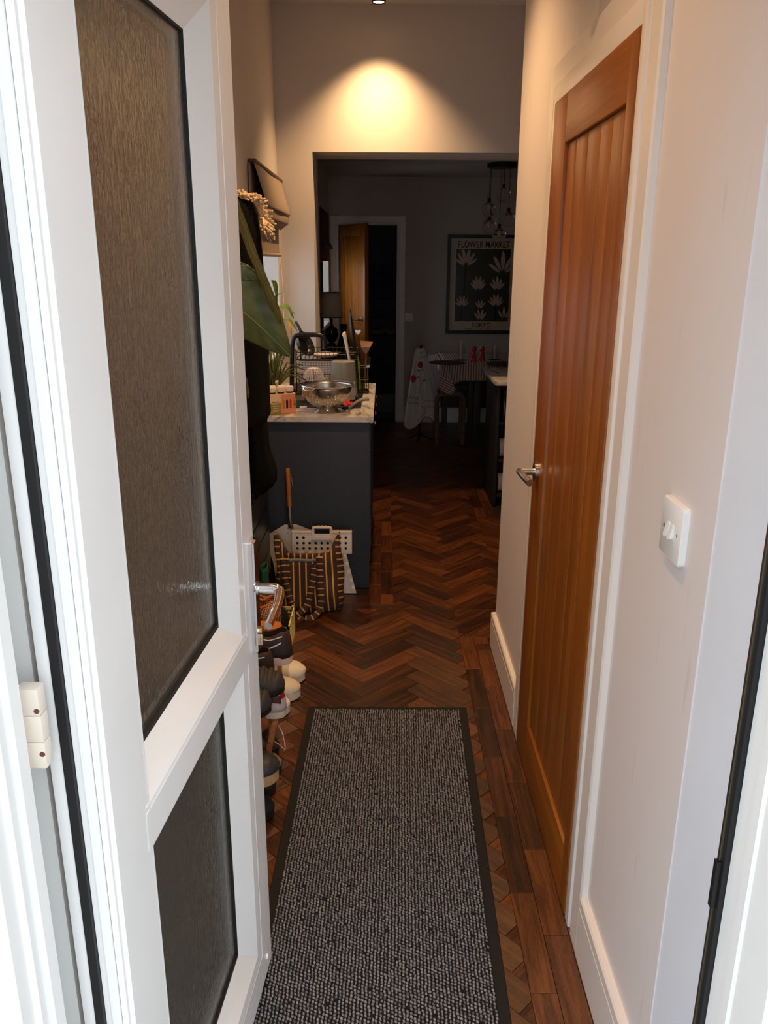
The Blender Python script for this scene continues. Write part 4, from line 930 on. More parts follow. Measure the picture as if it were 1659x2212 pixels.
# ------------------------------------------------------------------ folding step stool
st = thing('folding_step_stool', 'white plastic folding step stool with round holes and carry handle', 'step stool', (-0.28, 3.72, 0))
M_STOOL = mat('white_plastic', (236, 226, 216), 0.4)
Ys = 3.70
q0, q1 = B(552, 1030, Ys), B(1275, 1310, Ys); x0, x1, zt, zb = q0.x, q1.x, q0.z, q1.z
m = MB(); m.box((x0, Ys, zb), (x1, Ys+0.014, zt), 0.004); m.box((x0, Ys-0.003, zt-0.012), (x1, Ys+0.02, zt), 0.002); obj('seat_panel', m, M_STOOL, st)
holes = [(620, 1115), (695, 1115), (1128, 1115), (1200, 1115)]+[(x, y) for y in (1180, 1243) for x in (622, 696, 768, 841, 912, 985, 1060, 1128, 1200)]
for hx, hy in holes:
    p = B(hx, hy, Ys); m = MB(); m.lathe([(0.0001, -0.0006), (0.0062, -0.0006), (0.0068, 0.0004)], p, axis=(0, 1, 0), seg=14); obj('hole', m, M_BLACK, st)  # black discs stand for the dark inside each hole
m = MB()
for k in list(range(6))+list(range(13, 19)):
    xx = x0+0.008+(x1-x0-0.016)*k/18; m.box((xx-0.0012, Ys-0.005, zt-0.022), (xx+0.0012, Ys, zt-0.004))
obj('rib', m, M_STOOL, st, smooth=0)
hx0, hx1 = B(790, 980, Ys).x, B(1040, 980, Ys).x; hz0, hz1 = B(790, 1140, Ys).z, B(790, 978, Ys).z; hm = zt+0.001
m = MB(); m.box((hx0, Ys-0.010, hz0), (hx1, Ys, hz0+0.024), 0.003)
hw = 0.011
m.tube(catmull([(hx0+0.007, Ys-0.004, hz0+0.02), (hx0+0.007, Ys-0.004, hz1-0.012), (hx0+0.014, Ys-0.004, hz1-0.005), ((hx0+hx1)/2, Ys-0.004, hz1-0.005), (hx1-0.014, Ys-0.004, hz1-0.005), (hx1-0.007, Ys-0.004, hz1-0.012), (hx1-0.007, Ys-0.004, hz0+0.02)], 5), 0.0068, 10)
m.box((hx0+0.006, Ys-0.009, hz0+0.020), (hx1-0.006, Ys, hz0+0.032), 0.002)
obj('carry_handle', m, M_STOOL, st)
m = MB(); m.box((hx0+0.014, Ys-0.0036, hz0+0.033), (hx1-0.014, Ys-0.0031, hz1-0.013)); obj('handle_dark_plate', m, M_BLACK, st, smooth=0)  # black plate imitates the dark seen through the handle, panel is uncut
for k in range(3):
    xx = (hx0+hx1)/2+(k-1)*0.016; m = MB(); m.sphere((xx, Ys-0.004, hz1+0.001), 0.006, 10, 6, (1.2, 1, 0.7)); obj('grip_bump', m, M_STOOL, st)
# opened leg panel sloping to the floor
m = MB(); tl, br_ = B(1125, 1325, Ys), B(1325, 1765, 3.735)
a = [Vector((x0+0.02, Ys+0.004, zb+0.004)), Vector((x1-0.03, Ys+0.004, zb+0.004)), Vector((br_.x, 3.735, 0.001)), Vector((x0-0.01, 3.735, 0.001))]
m.add(a+[p+Vector((0, 0.012, 0)) for p in a], [(0, 1, 2, 3), (7, 6, 5, 4), (0, 4, 5, 1), (1, 5, 6, 2), (2, 6, 7, 3), (3, 7, 4, 0)]); obj('leg_panel', m, M_STOOL, st)
for k in range(5):
    f = 0.08+k*0.2; p = a[1].lerp(a[2], f)+Vector((-0.010, -0.002, 0)); m = MB(); m.box(p-Vector((0.006, 0.002, 0.010)), p+Vector((0.007, 0.002, 0.010)), 0.001); obj('hinge_lug', m, M_STOOL, st)
for k in range(5):
    p = Vector((x0+0.045+k*0.045, Ys-0.002, zb+0.006)); m = MB(); m.box(p-Vector((0.012, 0.002, 0.007)), p+Vector((0.012, 0.002, 0.005)), 0.0015); obj('hinge_lug', m, M_STOOL, st)

# ------------------------------------------------------------------ pizza peel leaning on the cabinet
pl = thing('pizza_peel', 'aluminium pizza peel with wooden handle leaning on navy cabinet', 'pizza peel', (-0.45, 3.76, 0))
YL0, YL1 = 3.755, 3.802
def PL(x, y, d=0.0):
    p = atY(*c3(x, y), 3.78); Y = YL0+(YL1-YL0)*min(1, max(0, p.z/0.63)); return atY(*c3(x, y), Y-d)
pts = [PL(250, 1090), PL(470, 958), PL(600, 953), PL(800, 1030), PL(830, 1290), PL(760, 1500), PL(740, 1690), PL(380, 1690), PL(330, 1400), PL(262, 1210)]
m = MB(); m.add(pts+[p+Vector((0, 0.0015, 0)) for p in pts], [tuple(range(10)), tuple(range(19, 9, -1))]+[(i, (i+1) % 10, 10+(i+1) % 10, 10+i) for i in range(10)])
obj('blade', m, mat('aluminium', (222, 216, 206), 0.42, 0.45, bump=0.06, bscale=60), pl, smooth=0)
m = MB(); m.tube([PL(545, 1000, 0.004), PL(535, 950, 0.007), PL(530, 880, 0.008), PL(528, 740, 0.008)], lambda t: (0.013-0.004*t, 0.004+0.005*t), 12, flat=(1, 0, 0)); obj('ferrule', m, M_STEEL, pl)
m = MB(); m.tube([PL(528, 742, 0.012), PL(522, 600, 0.012), PL(512, 400, 0.012), PL(506, 300, 0.012), PL(505, 282, 0.012)], lambda t: 0.0105+0.0008*t if t < 0.97 else 0.009, 16); obj('handle', m, wood_mat('peel_wood', (150, 84, 34), (172, 104, 50), (188, 122, 66), 0.45, axis=(40, 40, 3)), pl)
m = MB(); a_, b_ = PL(540, 350, 0.022), PL(565, 500, 0.018); m.tube([a_, (a_+b_)/2+Vector((0.001, 0, 0)), b_], 0.0016, 6); obj('hang_cord', m, S_TAN, pl)
for q in ((512, 1005), (568, 1003), (512, 1055)):
    m = MB(); m.sphere(PL(q[0], q[1], 0.001), 0.0035, 10, 6, (1, 0.5, 1)); obj('rivet', m, M_STEEL, pl)

# ------------------------------------------------------------------ dark radiator, coats, scarf
rd = thing('radiator', 'black flat-bar radiator on the wall under the coats', 'radiator', (-0.58, 3.3, 0.1))
for k in range(4):
    z = 0.13+k*0.115; m = MB(); m.box((-0.585, 2.95, z), (-0.548, 3.74, z+0.108), 0.003); obj('panel_bar', m, mat('anthracite', (34, 34, 37), 0.35), rd)
m = MB(); m.box((-0.598, 3.1, 0.14), (-0.585, 3.14, 0.58)); m.box((-0.598, 3.58, 0.14), (-0.585, 3.62, 0.58)); obj('wall_bracket', m, M_BLACK, rd, smooth=0)
M_COAT = mat('black_wool', (9, 9, 10), 0.95, bump=0.5, bscale=120, spec=0.2)
hooks = thing('coat_rack', 'wall-mounted coat rail behind the hanging coats', 'coat rack', (-0.59, 3.2, 1.83))
m = MB(); m.box((-0.598, 2.75, 1.70), (-0.578, 3.62, 1.76), 0.003); obj('rail', m, M_RACK, hooks)
for y in (2.95, 3.25, 3.5):
    m = MB(); m.tube(catmull([(-0.58, y, 1.73), (-0.56, y, 1.725), (-0.545, y, 1.735), (-0.54, y, 1.755)], 5), 0.006, 8); obj('hook', m, M_BLACK, hooks)
def coat(name, label, tab, yc, yw, z0, z1, folds, loc, group):
    m = MB()
    def fn(u, v):
        z = z0+(z1-z0)*v; xr = interp(tab, z); th = 2*PI*u; c, s = math.cos(th), math.sin(th)
        a = (xr+0.592)/2; cxm = (-0.592+xr)/2
        w = yw*interp([(0, 1.0), (0.75, 0.95), (0.93, 0.8), (0.985, 0.45), (1, 0.12)], v)
        rip = 1+0.06*math.sin(folds*th+v*3)*(1-v*0.6)
        return Vector((cxm+a*abs(c)**0.7*(1 if c > 0 else -1)*min(1, rip), yc+w*s*rip, z+0.012*math.sin(3*th)*(1-v)*0.6))
    m.grid(fn, 40, 30, closeu=True)
    m.grid(lambda u, v: (lambda p, q: q.lerp(p, v))(fn(u, 0), Vector(((-0.592+interp(tab, z0))/2, yc, z0+0.02))), 40, 2, closeu=True)
    return one(name, m, M_COAT, label, 'coat', loc, group, smooth=60)
tab1 = [(0.96, -0.47), (0.985, -0.447), (1.04, -0.449), (1.33, -0.446), (1.61, -0.456), (1.70, -0.463), (1.78, -0.475), (1.81, -0.500), (1.825, -0.54)]
coat('coat', 'long black coat hanging under the cream fringed scarf', tab1, 3.18, 0.15, 0.965, 1.825, 5, (-0.55, 3.20, 0.965), 'black coats on the rail')
tab2 = [(0.60, -0.52), (0.625, -0.484), (0.645, -0.470), (0.69, -0.472), (0.776, -0.502), (0.95, -0.511), (1.3, -0.53), (1.78, -0.56)]
coat('coat', 'black fleecy coat hanging lower beside the navy cabinet', tab2, 3.50, 0.11, 0.60, 1.78, 7, (-0.55, 3.47, 0.60), 'black coats on the rail')
sc = thing('fringed_scarf', 'cream knitted scarf with chunky tassels draped over black coat', 'scarf', (-0.5, 3.12, 1.80))
M_KNIT = mat('cream_knit', (226, 202, 170), 0.9, bump=0.5, bscale=200)
band = catmull([atY(500, 425, 3.10), atY(522, 424, 3.10), atY(545, 428, 3.12), atY(560, 448, 3.14), atY(568, 480, 3.16), atY(572, 505, 3.16)], 8)
m = MB(); m.tube(band, 0.011, 8); obj('scarf_band', m, M_KNIT, sc)
m = MB()
def strand(p, d, ln, r=0.0036):
    q = p+d*ln*0.5+Vector((random.gauss(0, .004), random.gauss(0, .004), random.gauss(0, .003))); e = p+d*ln+Vector((random.gauss(0, .006), random.gauss(0, .006), -0.006+random.gauss(0, .004)))
    m.tube([p, q, e], r, 6); m.sphere(e, r*1.15, 6, 4)
for i in range(130):
    f = random.random(); k = int(f*(len(band)-2)); p = band[k]; d = Vector((0.75+random.gauss(0, .25), random.gauss(-0.3, .3), 0.45-f*0.7+random.gauss(0, .25))).normalized(); strand(p, d, random.uniform(0.02, 0.04))
for i in range(110):
    a = random.random(); p = atY(562, 470, 3.13).lerp(atY(566, 478, 3.15), a); e = atY(random.uniform(568, 592), random.uniform(484, 508), random.uniform(3.08, 3.16)); d = e-p; strand(p+d*0.25*random.random(), d.normalized(), d.length*random.uniform(0.5, 0.8))
o = obj('tassel_yarn', m, M_KNIT, sc, smooth=60); o['kind'] = 'stuff'

# ------------------------------------------------------------------ large-leaf house plant on a wall shelf
sh = thing('wall_shelf', 'small wooden wall shelf holding the large-leaf plant', 'shelf', (-0.53, 2.45, 1.10))
m = MB(); m.box((-0.598, 2.30, 1.08), (-0.455, 2.60, 1.10), 0.003); obj('board', m, M_RACK, sh)
for y in (2.36, 2.54):
    m = MB(); m.prism([(-0.598, 1.08), (-0.49, 1.08), (-0.598, 0.98)], y-0.008, y+0.008, plane='xz'); obj('bracket', m, M_BLACK, sh, smooth=0)
hpn = thing('potted_plant', 'large-leaf green house plant hanging in front of the black coat', 'plant', (-0.53, 2.45, 1.101))
m = MB(); m.lathe([(0.0001, 0.0), (0.045, 0.0), (0.058, 0.10), (0.062, 0.11), (0.055, 0.11), (0.052, 0.09), (0.0001, 0.09)], (-0.53, 2.45, 1.101), seg=28); obj('pot', m, mat('terracotta', (150, 92, 66), 0.8), hpn)
def leaf_mat(name, c1, c2, rough=0.35):
    t = NT(name); b = t.b; b.inputs['Roughness'].default_value = rough; b.inputs['Specular IOR Level'].default_value = 0.35
    tc = t.n('ShaderNodeTexCoord'); nz = t.n('ShaderNodeTexNoise', Scale=9.0, Detail=3.0); t.l(tc.outputs['Object'], nz.inputs['Vector'])
    rp = t.n('ShaderNodeValToRGB'); rp.color_ramp.elements[0].position = 0.35; rp.color_ramp.elements[1].position = 0.7; rp.color_ramp.elements[0].color = lin(c1); rp.color_ramp.elements[1].color = lin(c2)
    t.l(nz.outputs[0], rp.inputs[0]); t.l(rp.outputs[0], b.inputs['Base Color']); return t.m
L_BIG = leaf_mat('leaf_big', (76, 88, 44), (106, 118, 66)); L_OLIVE = leaf_mat('leaf_olive', (84, 82, 30), (104, 98, 38)); L_VEIN = mat('leaf_vein', (150, 156, 84), 0.5)
def leaf(mid, wl, wr, side, nrm, cup=0.15, n=26, k=8, undul=0.0):
    """mid: midrib points; wl/wr: half-width tables; side: direction across"""
    P_ = catmull(mid, max(2, n//(len(mid)-1))); K = len(P_); S = Vector(side); N_ = Vector(nrm); m = MB(); vs = []
    for i, p in enumerate(P_):
        t = i/(K-1); tg = (P_[min(i+1, K-1)]-P_[max(i-1, 0)]).normalized(); s = (S-tg*S.dot(tg)).normalized()
        for j in range(-k, k+1):
            w = interp(wl if j < 0 else wr, t)*abs(j)/k; vs.append(p+s*(w if j > 0 else -w)-N_*cup*w*abs(j)/k+N_*undul*math.sin(t*14+j*0.5)*(abs(j)/k)+N_*0.003*math.sin(t*40-abs(j)*1.2)*(abs(j)/k))
    q = 2*k+1
    m.add(vs, [(i*q+j, i*q+j+1, (i+1)*q+j+1, (i+1)*q+j) for i in range(K-1) for j in range(q-1)]); return m, P_
A_ = lambda x, y, Y: atY(x, y, Y)
m, mid = leaf([A_(440, 640, 2.52), A_(485, 655, 2.53), A_(530, 678, 2.55), A_(580, 722, 2.57), A_(629, 771, 2.60)], [(0, 0.05), (0.25, 0.075), (0.55, 0.072), (0.8, 0.042), (1, 0.001)], [(0, 0.08), (0.2, 0.13), (0.45, 0.125), (0.7, 0.078), (0.9, 0.026), (1, 0.001)], (0.75, 0, 0.66), (0.15, -1, 0.2), cup=0.12)
lf = obj('leaf', m, L_BIG, hpn, smooth=80, thick=0.0012); m = MB(); m.tube([p+Vector((0, -0.0015, 0.0005)) for p in mid], lambda t: 0.0026*(1-0.7*t), 6); obj('midrib', m, L_VEIN, lf)
for i in range(0):
    f = 0.18+i*0.14; p = mid[int(f*(len(mid)-1))]
    for w, sg in ((interp([(0, 0.08), (0.2, 0.13), (0.45, 0.125), (0.7, 0.078), (0.9, 0.026)], f)*0.8, 1), (interp([(0.2, 0.075), (0.55, 0.07), (0.8, 0.04)], f)*0.8, -1)):
        q = p+Vector((0.75, 0, 0.66))*sg*w+(mid[-1]-mid[0]).normalized()*w*0.7; q.y = p.y-0.001+0.12*w*0.8; m = MB(); m.tube([p+Vector((0, -0.002, 0)), (p+q)/2+Vector((0, -0.003, 0)), q+Vector((0, 0.0, 0))], 0.0009, 5); obj('vein', m, mat('leaf_side_vein', (86, 102, 58), 0.5), lf)
m, mid = leaf([A_(470, 560, 2.50), A_(510, 575, 2.52), A_(545, 590, 2.53), A_(572, 603, 2.54)], [(0, 0.02), (0.5, 0.032), (0.85, 0.012), (1, 0.001)], [(0, 0.012), (0.5, 0.018), (0.85, 0.007), (1, 0.001)], (0.3, 0, 0.95), (0.1, -1, 0.3)); obj('leaf', m, L_BIG, hpn, smooth=80, thick=0.001)
m, mid = leaf([A_(502, 420, 2.47), A_(522, 480, 2.48), A_(545, 545, 2.49), A_(572, 610, 2.50), A_(595, 665, 2.51), A_(606, 700, 2.52)], [(0, 0.010), (0.3, 0.013), (0.8, 0.011), (1, 0.002)], [(0, 0.010), (0.3, 0.013), (0.8, 0.011), (1, 0.002)], (0.9, 0, 0.35), (0, -1, 0.1), cup=0.2); obj('strap_leaf', m, L_OLIVE, hpn, smooth=80, thick=0.0015)
m, mid = leaf([(-0.50, 2.46, 1.35), (-0.46, 2.5, 1.30), (-0.43, 2.54, 1.22), (-0.425, 2.56, 1.16)], [(0, 0.02), (0.5, 0.05), (1, 0.001)], [(0, 0.02), (0.5, 0.05), (1, 0.001)], (0, 1, 0.1), (1, 0, 0.3)); obj('leaf', m, L_BIG, hpn, smooth=80, thick=0.001)
for e in (A_(440, 640, 2.52), A_(470, 560, 2.50), A_(502, 420, 2.47), Vector((-0.50, 2.46, 1.35))):
    m = MB(); b0 = Vector((-0.53, 2.45, 1.19)); m.tube(catmull([b0, b0.lerp(e, 0.5)+Vector((-0.01, 0, 0.05)), e], 6), 0.0045, 8); obj('stalk', m, L_OLIVE, hpn)
# ------------------------------------------------------------------ base cabinets, worktop, sink
ZW, CYF, CXF = 0.873, 3.808, -0.067
def cabinet(label, y0, y1, endpanel):
    t = thing('base_cabinet', label, 'cabinet', (-0.33, y0, 0), 'navy kitchen base cabinets')
    m = MB(); m.box((-0.597, y0+(0.02 if endpanel else 0.001), 0.13), (CXF-0.022, y1-0.001, ZW-0.026)); obj('carcass', m, M_NAVY, t, smooth=0)
    m = MB(); m.box((-0.597, y0+(0.02 if endpanel else 0.001), 0.001), (CXF-0.06, y1-0.001, 0.13)); obj('plinth', m, M_NAVY, t, smooth=0)
    if endpanel: m = MB(); m.box((-0.597, y0, 0.001), (CXF, y0+0.019, ZW-0.025), 0.001); obj('end_panel', m, M_NAVY, t)
    ya = y0+(0.022 if endpanel else 0.002)
    M_KN = mat('knob_metal', (214, 196, 168), 0.15, 1.0)
    for k in range(2):
        p, q = ya+(y1-ya)*k/2+0.0015, ya+(y1-ya)*(k+1)/2-0.0015
        for nm, z0, z1 in (('drawer_front', 0.70, ZW-0.030), ('door', 0.14, 0.696)):
            m = MB(); m.box((CXF-0.020, p, z0), (CXF, q, z1), 0.002)
            for a, b in (((CXF, p, z0), (CXF+0.004, p+0.05, z1)), ((CXF, q-0.05, z0), (CXF+0.004, q, z1))): m.box(a, b)
            d = obj(nm, m, M_NAVY, t)
            zc = (z0+z1)/2 if nm == 'drawer_front' else z1-0.06; yc = (p+q)/2 if nm == 'drawer_front' else (q-0.03 if k == 0 else p+0.03)
            if nm == 'drawer_front': zc = 0.812
            if nm != 'drawer_front': continue
            m = MB(); m.lathe([(0.005, 0), (0.004, 0.010), (0.007, 0.014), (0.0105, 0.020), (0.009, 0.026), (0.0001, 0.029)], (CXF+0.003, yc, zc), axis=(1, 0, 0), seg=18); obj('knob', m, M_KN, d)
cabinet('navy base cabinet with plain end panel facing the hallway', CYF, 4.36, True)
cabinet('navy base cabinet under the sink next to the pier', 4.36, 4.897, False)
def marble(name):
    t = NT(name); b = t.b; b.inputs['Roughness'].default_value = 0.25
    tc = t.n('ShaderNodeTexCoord'); mp = t.n('ShaderNodeMapping'); mp.inputs['Scale'].default_value = (9, 3.2, 9); mp.inputs['Rotation'].default_value = (0, 0, 1.15); t.l(tc.outputs['Object'], mp.inputs[0])
    nz = t.n('ShaderNodeTexNoise', Scale=1.6, Detail=8.0, Roughness=0.62, Distortion=1.3); t.l(mp.outputs[0], nz.inputs['Vector'])
    rp = t.n('ShaderNodeValToRGB'); e = rp.color_ramp.elements; e[0].position = 0.34; e[0].color = lin((112, 110, 112)); e[1].position = 0.5; e[1].color = lin((208, 202, 196)); q = e.new(0.75); q.color = lin((222, 217, 212)); q = e.new(0.42); q.color = lin((176, 172, 170))
    t.l(nz.outputs[0], rp.inputs[0]); t.l(rp.outputs[0], b.inputs['Base Color']); return t.m
M_MARBLE = marble('marble_laminate')
SX0, SX1, SY0, SY1 = -0.515, -0.125, 4.03, 4.84
def rring(o, i, z0, z1):
    m = MB(); O = [(o[0], o[1]), (o[2], o[1]), (o[2], o[3]), (o[0], o[3])]; I = [(i[0], i[1]), (i[2], i[1]), (i[2], i[3]), (i[0], i[3])]
    vs = [p+(z,) for z in (z0, z1) for p in O]+[p+(z,) for z in (z0, z1) for p in I]
    fs = []
    for k in range(4):
        n = (k+1) % 4; fs += [(k, n, 4+n, 4+k), (8+n, 8+k, 12+k, 12+n), (4+k, 4+n, 12+n, 12+k), (n, k, 8+k, 8+n)]
    m.add(vs, fs); return m
one('worktop', rring((-0.598, 3.783, -0.048, 4.898), (SX0, SY0, SX1, SY1), ZW-0.024, ZW), M_MARBLE, 'pale grey marble worktop over the navy cabinets', 'worktop', (-0.33, 4.3, ZW-0.024), smooth=0)
sk = thing('sink', 'black inset kitchen sink with drainer in the marble worktop', 'sink', (-0.32, 4.4, ZW))
M_SINK = mat('black_composite', (20, 20, 22), 0.4, bump=0.1, bscale=400)
m = rring((SX0-0.012, SY0-0.012, SX1+0.012, SY1+0.012), (SX0+0.012, SY0+0.012, SX1-0.012, 4.42), ZW+0.0005, ZW+0.006); obj('rim', m, M_SINK, sk, smooth=0)
m = MB(); x0, x1, y0, y1, zb = SX0+0.011, SX1-0.011, SY0+0.011, 4.421, ZW-0.016
zlow = ZW-0.022
m.add([(x0, y0, ZW+0.003), (x1, y0, ZW+0.003), (x1, y1, ZW+0.003), (x0, y1, ZW+0.003), (x0+0.03, y0+0.03, zlow), (x1-0.03, y0+0.03, zlow), (x1-0.03, y1-0.03, zlow), (x0+0.03, y1-0.03, zlow)], [(0, 1, 5, 4), (1, 2, 6, 5), (2, 3, 7, 6), (3, 0, 4, 7), (4, 5, 6, 7)]); obj('bowl', m, M_SINK, sk, smooth=0)
m = MB()
for k in range(12): m.box((SX0+0.04+k*0.026, 4.44, ZW+0.006), (SX0+0.052+k*0.026, SY1-0.02, ZW+0.0085))
obj('drainer_rib', m, M_SINK, sk, smooth=0)
# black arched tap
tp = thing('kitchen_tap', 'matt black square-arched kitchen tap behind the sink', 'tap', (-0.5, 4.30, ZW)); Yt = 4.30
b0 = atY(630, 835, Yt); base = Vector((b0.x, Yt, ZW+0.006))
m = MB(); m.tube([base]+catmull([base+Vector((0, 0, 0.03)), atY(631, 760, Yt), atY(632, 742, Yt), atY(636, 728, Yt), atY(648, 724, Yt), atY(672, 723, Yt), atY(690, 724, Yt), atY(700, 730, Yt), atY(702, 742, Yt), atY(702, 754, Yt)], 5), 0.0122, 14); obj('spout', m, M_BLACK, tp)
m = MB(); m.cyl(base, base+Vector((0, 0, 0.05)), 0.023, 0.020, 20); obj('base', m, M_BLACK, tp)
m = MB(); m.tube([base+Vector((0.0, -0.015, 0.03)), base+Vector((0, -0.05, 0.045)), base+Vector((0, -0.075, 0.052))], 0.006, 8); obj('lever', m, M_BLACK, tp)

# ------------------------------------------------------------------ dish rack and its load
Yr = 4.47; ZD = ZW+0.0095
RX0, RX1, RY0, RY1 = atY(640, 800, Yr).x, atY(771, 800, Yr).x, Yr, Yr+0.26
zt1 = atY(700, 761, Yr).z; zt0 = atY(700, 777, Yr).z
dr = thing('dish_rack', 'black wire two-tier dish rack on the drainer', 'dish rack', (-0.33, Yr+0.13, ZD))
M_WIRE = mat('black_wire', (14, 13, 13), 0.35)
for x in (RX0, RX1):
    for y in (RY0, RY1):
        m = MB(); m.tube([(x, y, ZD), (x, y, zt1+0.015)], 0.0035, 8); obj('post', m, M_WIRE, dr)
def loop(z, r=0.0024): 
    m = MB()
    c = [(RX0, RY0), (RX1, RY0), (RX1, RY1), (RX0, RY1), (RX0, RY0)]
    for a, b in zip(c, c[1:]): m.tube([(a[0], a[1], z), (b[0], b[1], z)], r, 6)
    return m
for z in (zt1, zt0, ZD+0.10, ZD+0.04): obj('rim_wire', loop(z), M_WIRE, dr)
for k in range(15):
    x = RX0+(RX1-RX0)*(k+0.5)/15
    m = MB(); m.tube(catmull([(x-0.006, RY0, zt1), (x-0.002, RY0, zt0), (x+0.004, RY0+0.01, zt0-0.002), (x+0.004, RY1-0.01, zt0-0.002), (x, RY1, zt0), (x, RY1, zt1)], 3), 0.0014, 5); obj('basket_wire', m, M_WIRE, dr)
for k in range(12):
    x = RX0+(RX1-RX0)*(k+0.5)/12
    m = MB(); m.tube([(x, RY0, ZD+0.10), (x, RY0, ZD+0.04), (x, RY1, ZD+0.04), (x, RY1, ZD+0.10)], 0.0014, 5); obj('basket_wire', m, M_WIRE, dr)
zf = zt0+0.001
# frying pan standing tilted
fp = thing('frying_pan', 'black frying pan propped on edge in the dish rack', 'pan', (RX0+0.05, Yr+0.1, zf))
pc = atY(658, 746, Yr+0.07)+Vector((0, 0, 0.006)); pax = Vector((0.82, -0.35, 0.45))
m = MB(); m.lathe([(0.0001, 0.0), (0.052, 0.0), (0.068, 0.018), (0.072, 0.034), (0.070, 0.034), (0.064, 0.018), (0.050, 0.004), (0.0001, 0.004)], pc-pax.normalized()*0.02, pax, 32); obj('pan_body', m, mat('pan_black', (20, 19, 19), 0.3), fp)
ph = pc+Vector((-0.02, 0.05, 0.055)); m = MB(); m.tube([ph, ph+Vector((-0.02, 0.05, 0.03)), ph+Vector((-0.04, 0.10, 0.05))], 0.009, 8); obj('handle', m, M_BLACK, fp)
# patterned white dish
dc = atY(701, 766, Yr+0.12); m = MB(); m.lathe([(0.0001, 0.0), (0.05, 0.0), (0.075, 0.012), (0.0785, 0.020), (0.075, 0.020), (0.05, 0.005), (0.0001, 0.004)], (dc.x, Yr+0.13, zf), seg=32)
M_DISH = stripe_mat('patterned_dish', (226, 206, 196), (120, 96, 92), 0.02, 0.25)
t = thing('serving_dish', 'pale patterned dish lying in the upper rack tier', 'dish', (dc.x, Yr+0.13, zf)); obj('dish_body', m, mat('dish_glaze', (226, 206, 196), 0.3, var=0.15, vscale=60), t)
for k in range(9):
    x = dc.x-0.05+k*0.0125; m = MB(); m.tube([(x, Yr+0.13-math.sqrt(max(0.0001, 0.0785**2-(x-dc.x)**2))-0.0005, zf+0.010), (x+0.003, Yr+0.13-math.sqrt(max(0.0001, 0.0785**2-(x-dc.x)**2))-0.0005, zf+0.020)], 0.0012, 5); obj('pattern_mark', m, mat('dish_mark', (104, 84, 80), 0.5), t)
# white chopping board on edge + big dark tray
wb = thing('chopping_board', 'white plastic chopping board leaning in the dish rack', 'chopping board', atY(755, 775, Yr+0.05))
p0, p1 = atY(743, 718, Yr+0.05), atY(756, 777, Yr+0.05); d = (p1-p0); ax = d/2; m = MB(); m.obox((p0+p1)/2, ax, Vector((0.0, 0.06, 0.0)), Vector((-d.z, 0, d.x)).normalized()*0.0065, 0.004); obj('board', m, M_STOOL, wb)
m = MB(); m.cyl((p0.x-0.004, Yr+0.02, p0.z-0.012), (p0.x-0.004, Yr+0.08, p0.z-0.012), 0.006, seg=10); obj('grip', m, M_STOOL, wb)
tr = thing('oval_tray', 'dark grey oval tray standing on edge in dish rack', 'tray', atY(765, 770, Yr+0.13))
p0, p1 = atY(752, 668, Yr+0.13), atY(768, 775, Yr+0.13); d = p1-p0; c = (p0+p1)/2; nn = Vector((-d.z, 0, d.x)).normalized(); m = MB()
m.grid(lambda u, v: c+d/2*math.cos(2*PI*u)*v+Vector((0, 0.11, 0))*math.sin(2*PI*u)*v+nn*(0.014*(v**6)-0.004), 36, 6, closeu=True); obj('tray_body', m, mat('tray_grey', (56, 54, 54), 0.3, 0.3), tr, thick=0.004)
# white lattice basket behind
def lattice_basket(name, label, c, w, h, y, nx, nz, dpt):
    t = thing(name, label, 'basket', c)
    m = MB(); x0, x1, z0, z1 = c[0]-w/2, c[0]+w/2, c[2], c[2]+h
    for k in range(nx+1): x = x0+(x1-x0)*k/nx; m.box((x-0.0035, y, z0), (x+0.0035, y+0.003, z1))
    for k in range(nz+1): z = z0+(z1-z0)*k/nz; m.box((x0-0.0035, y-0.0006, z-0.0042), (x1+0.0035, y+0.0036, z+0.0042))
    o = obj('front_lattice', m, M_STOOL, t, smooth=0)
    m = MB(); m.box((x0, y+dpt-0.003, z0), (x1, y+dpt, z1)); m.box((x0-0.003, y+0.0037, z0), (x0, y+dpt-0.003, z1)); m.box((x1, y+0.0037, z0), (x1+0.003, y+dpt-0.003, z1)); m.box((x0, y+0.0037, z0), (x1, y+dpt-0.003, z0+0.003)); obj('tub', m, mat('basket_shade', (96, 84, 74), 0.6), t, smooth=0)  # tub coloured dark to imitate shade behind the white lattice
cA = atY(687, 828, Yr+0.08)
lattice_basket('storage_basket', 'white plastic lattice basket in the lower rack tier', (cA.x, Yr+0.08, ZD+0.0425), 0.215, atY(680, 779, Yr+0.08).z-ZD-0.05, Yr+0.08, 14, 9, 0.13)
# round lattice basket upside down
rc = atY(678, 826, 4.36); t = thing('salad_spinner_basket', 'white round lattice colander basket upside down in front of rack', 'basket', (rc.x, 4.36, ZD-0.003)); Rb = 0.063; Hb = atY(678, 795, 4.355).z-ZD-0.011
M_LAT = mat('lattice_white', (240, 222, 212), 0.4)
def rbk(a, f): rr_ = Rb*interp([(0, 1.0), (0.3, 1.02), (0.6, 0.92), (0.85, 0.72), (1.0, 0.5)], f); return Vector((rc.x+rr_*math.cos(a), 4.355+rr_*math.sin(a), ZD-0.003+0.012+Hb*f))
for k in range(28):
    a = 2*PI*k/28; m = MB(); m.tube([rbk(a, f/8) for f in range(9)], 0.0014, 4); obj('rib', m, M_LAT, t)
for f in (0, 0.12, 0.24, 0.36, 0.48, 0.6, 0.72, 0.84, 0.94, 1.0):
    m = MB(); m.tube([rbk(2*PI*k/36, f) for k in range(37)], 0.0014, 4, cap=False); obj('hoop', m, M_LAT, t)
m = MB(); m.lathe([(0.0001, 0), (Rb*0.5, 0), (Rb*0.5, 0.002), (0.0001, 0.002)], (rc.x, 4.355, ZD+0.009+Hb), seg=24); obj('base_disc', m, M_LAT, t)
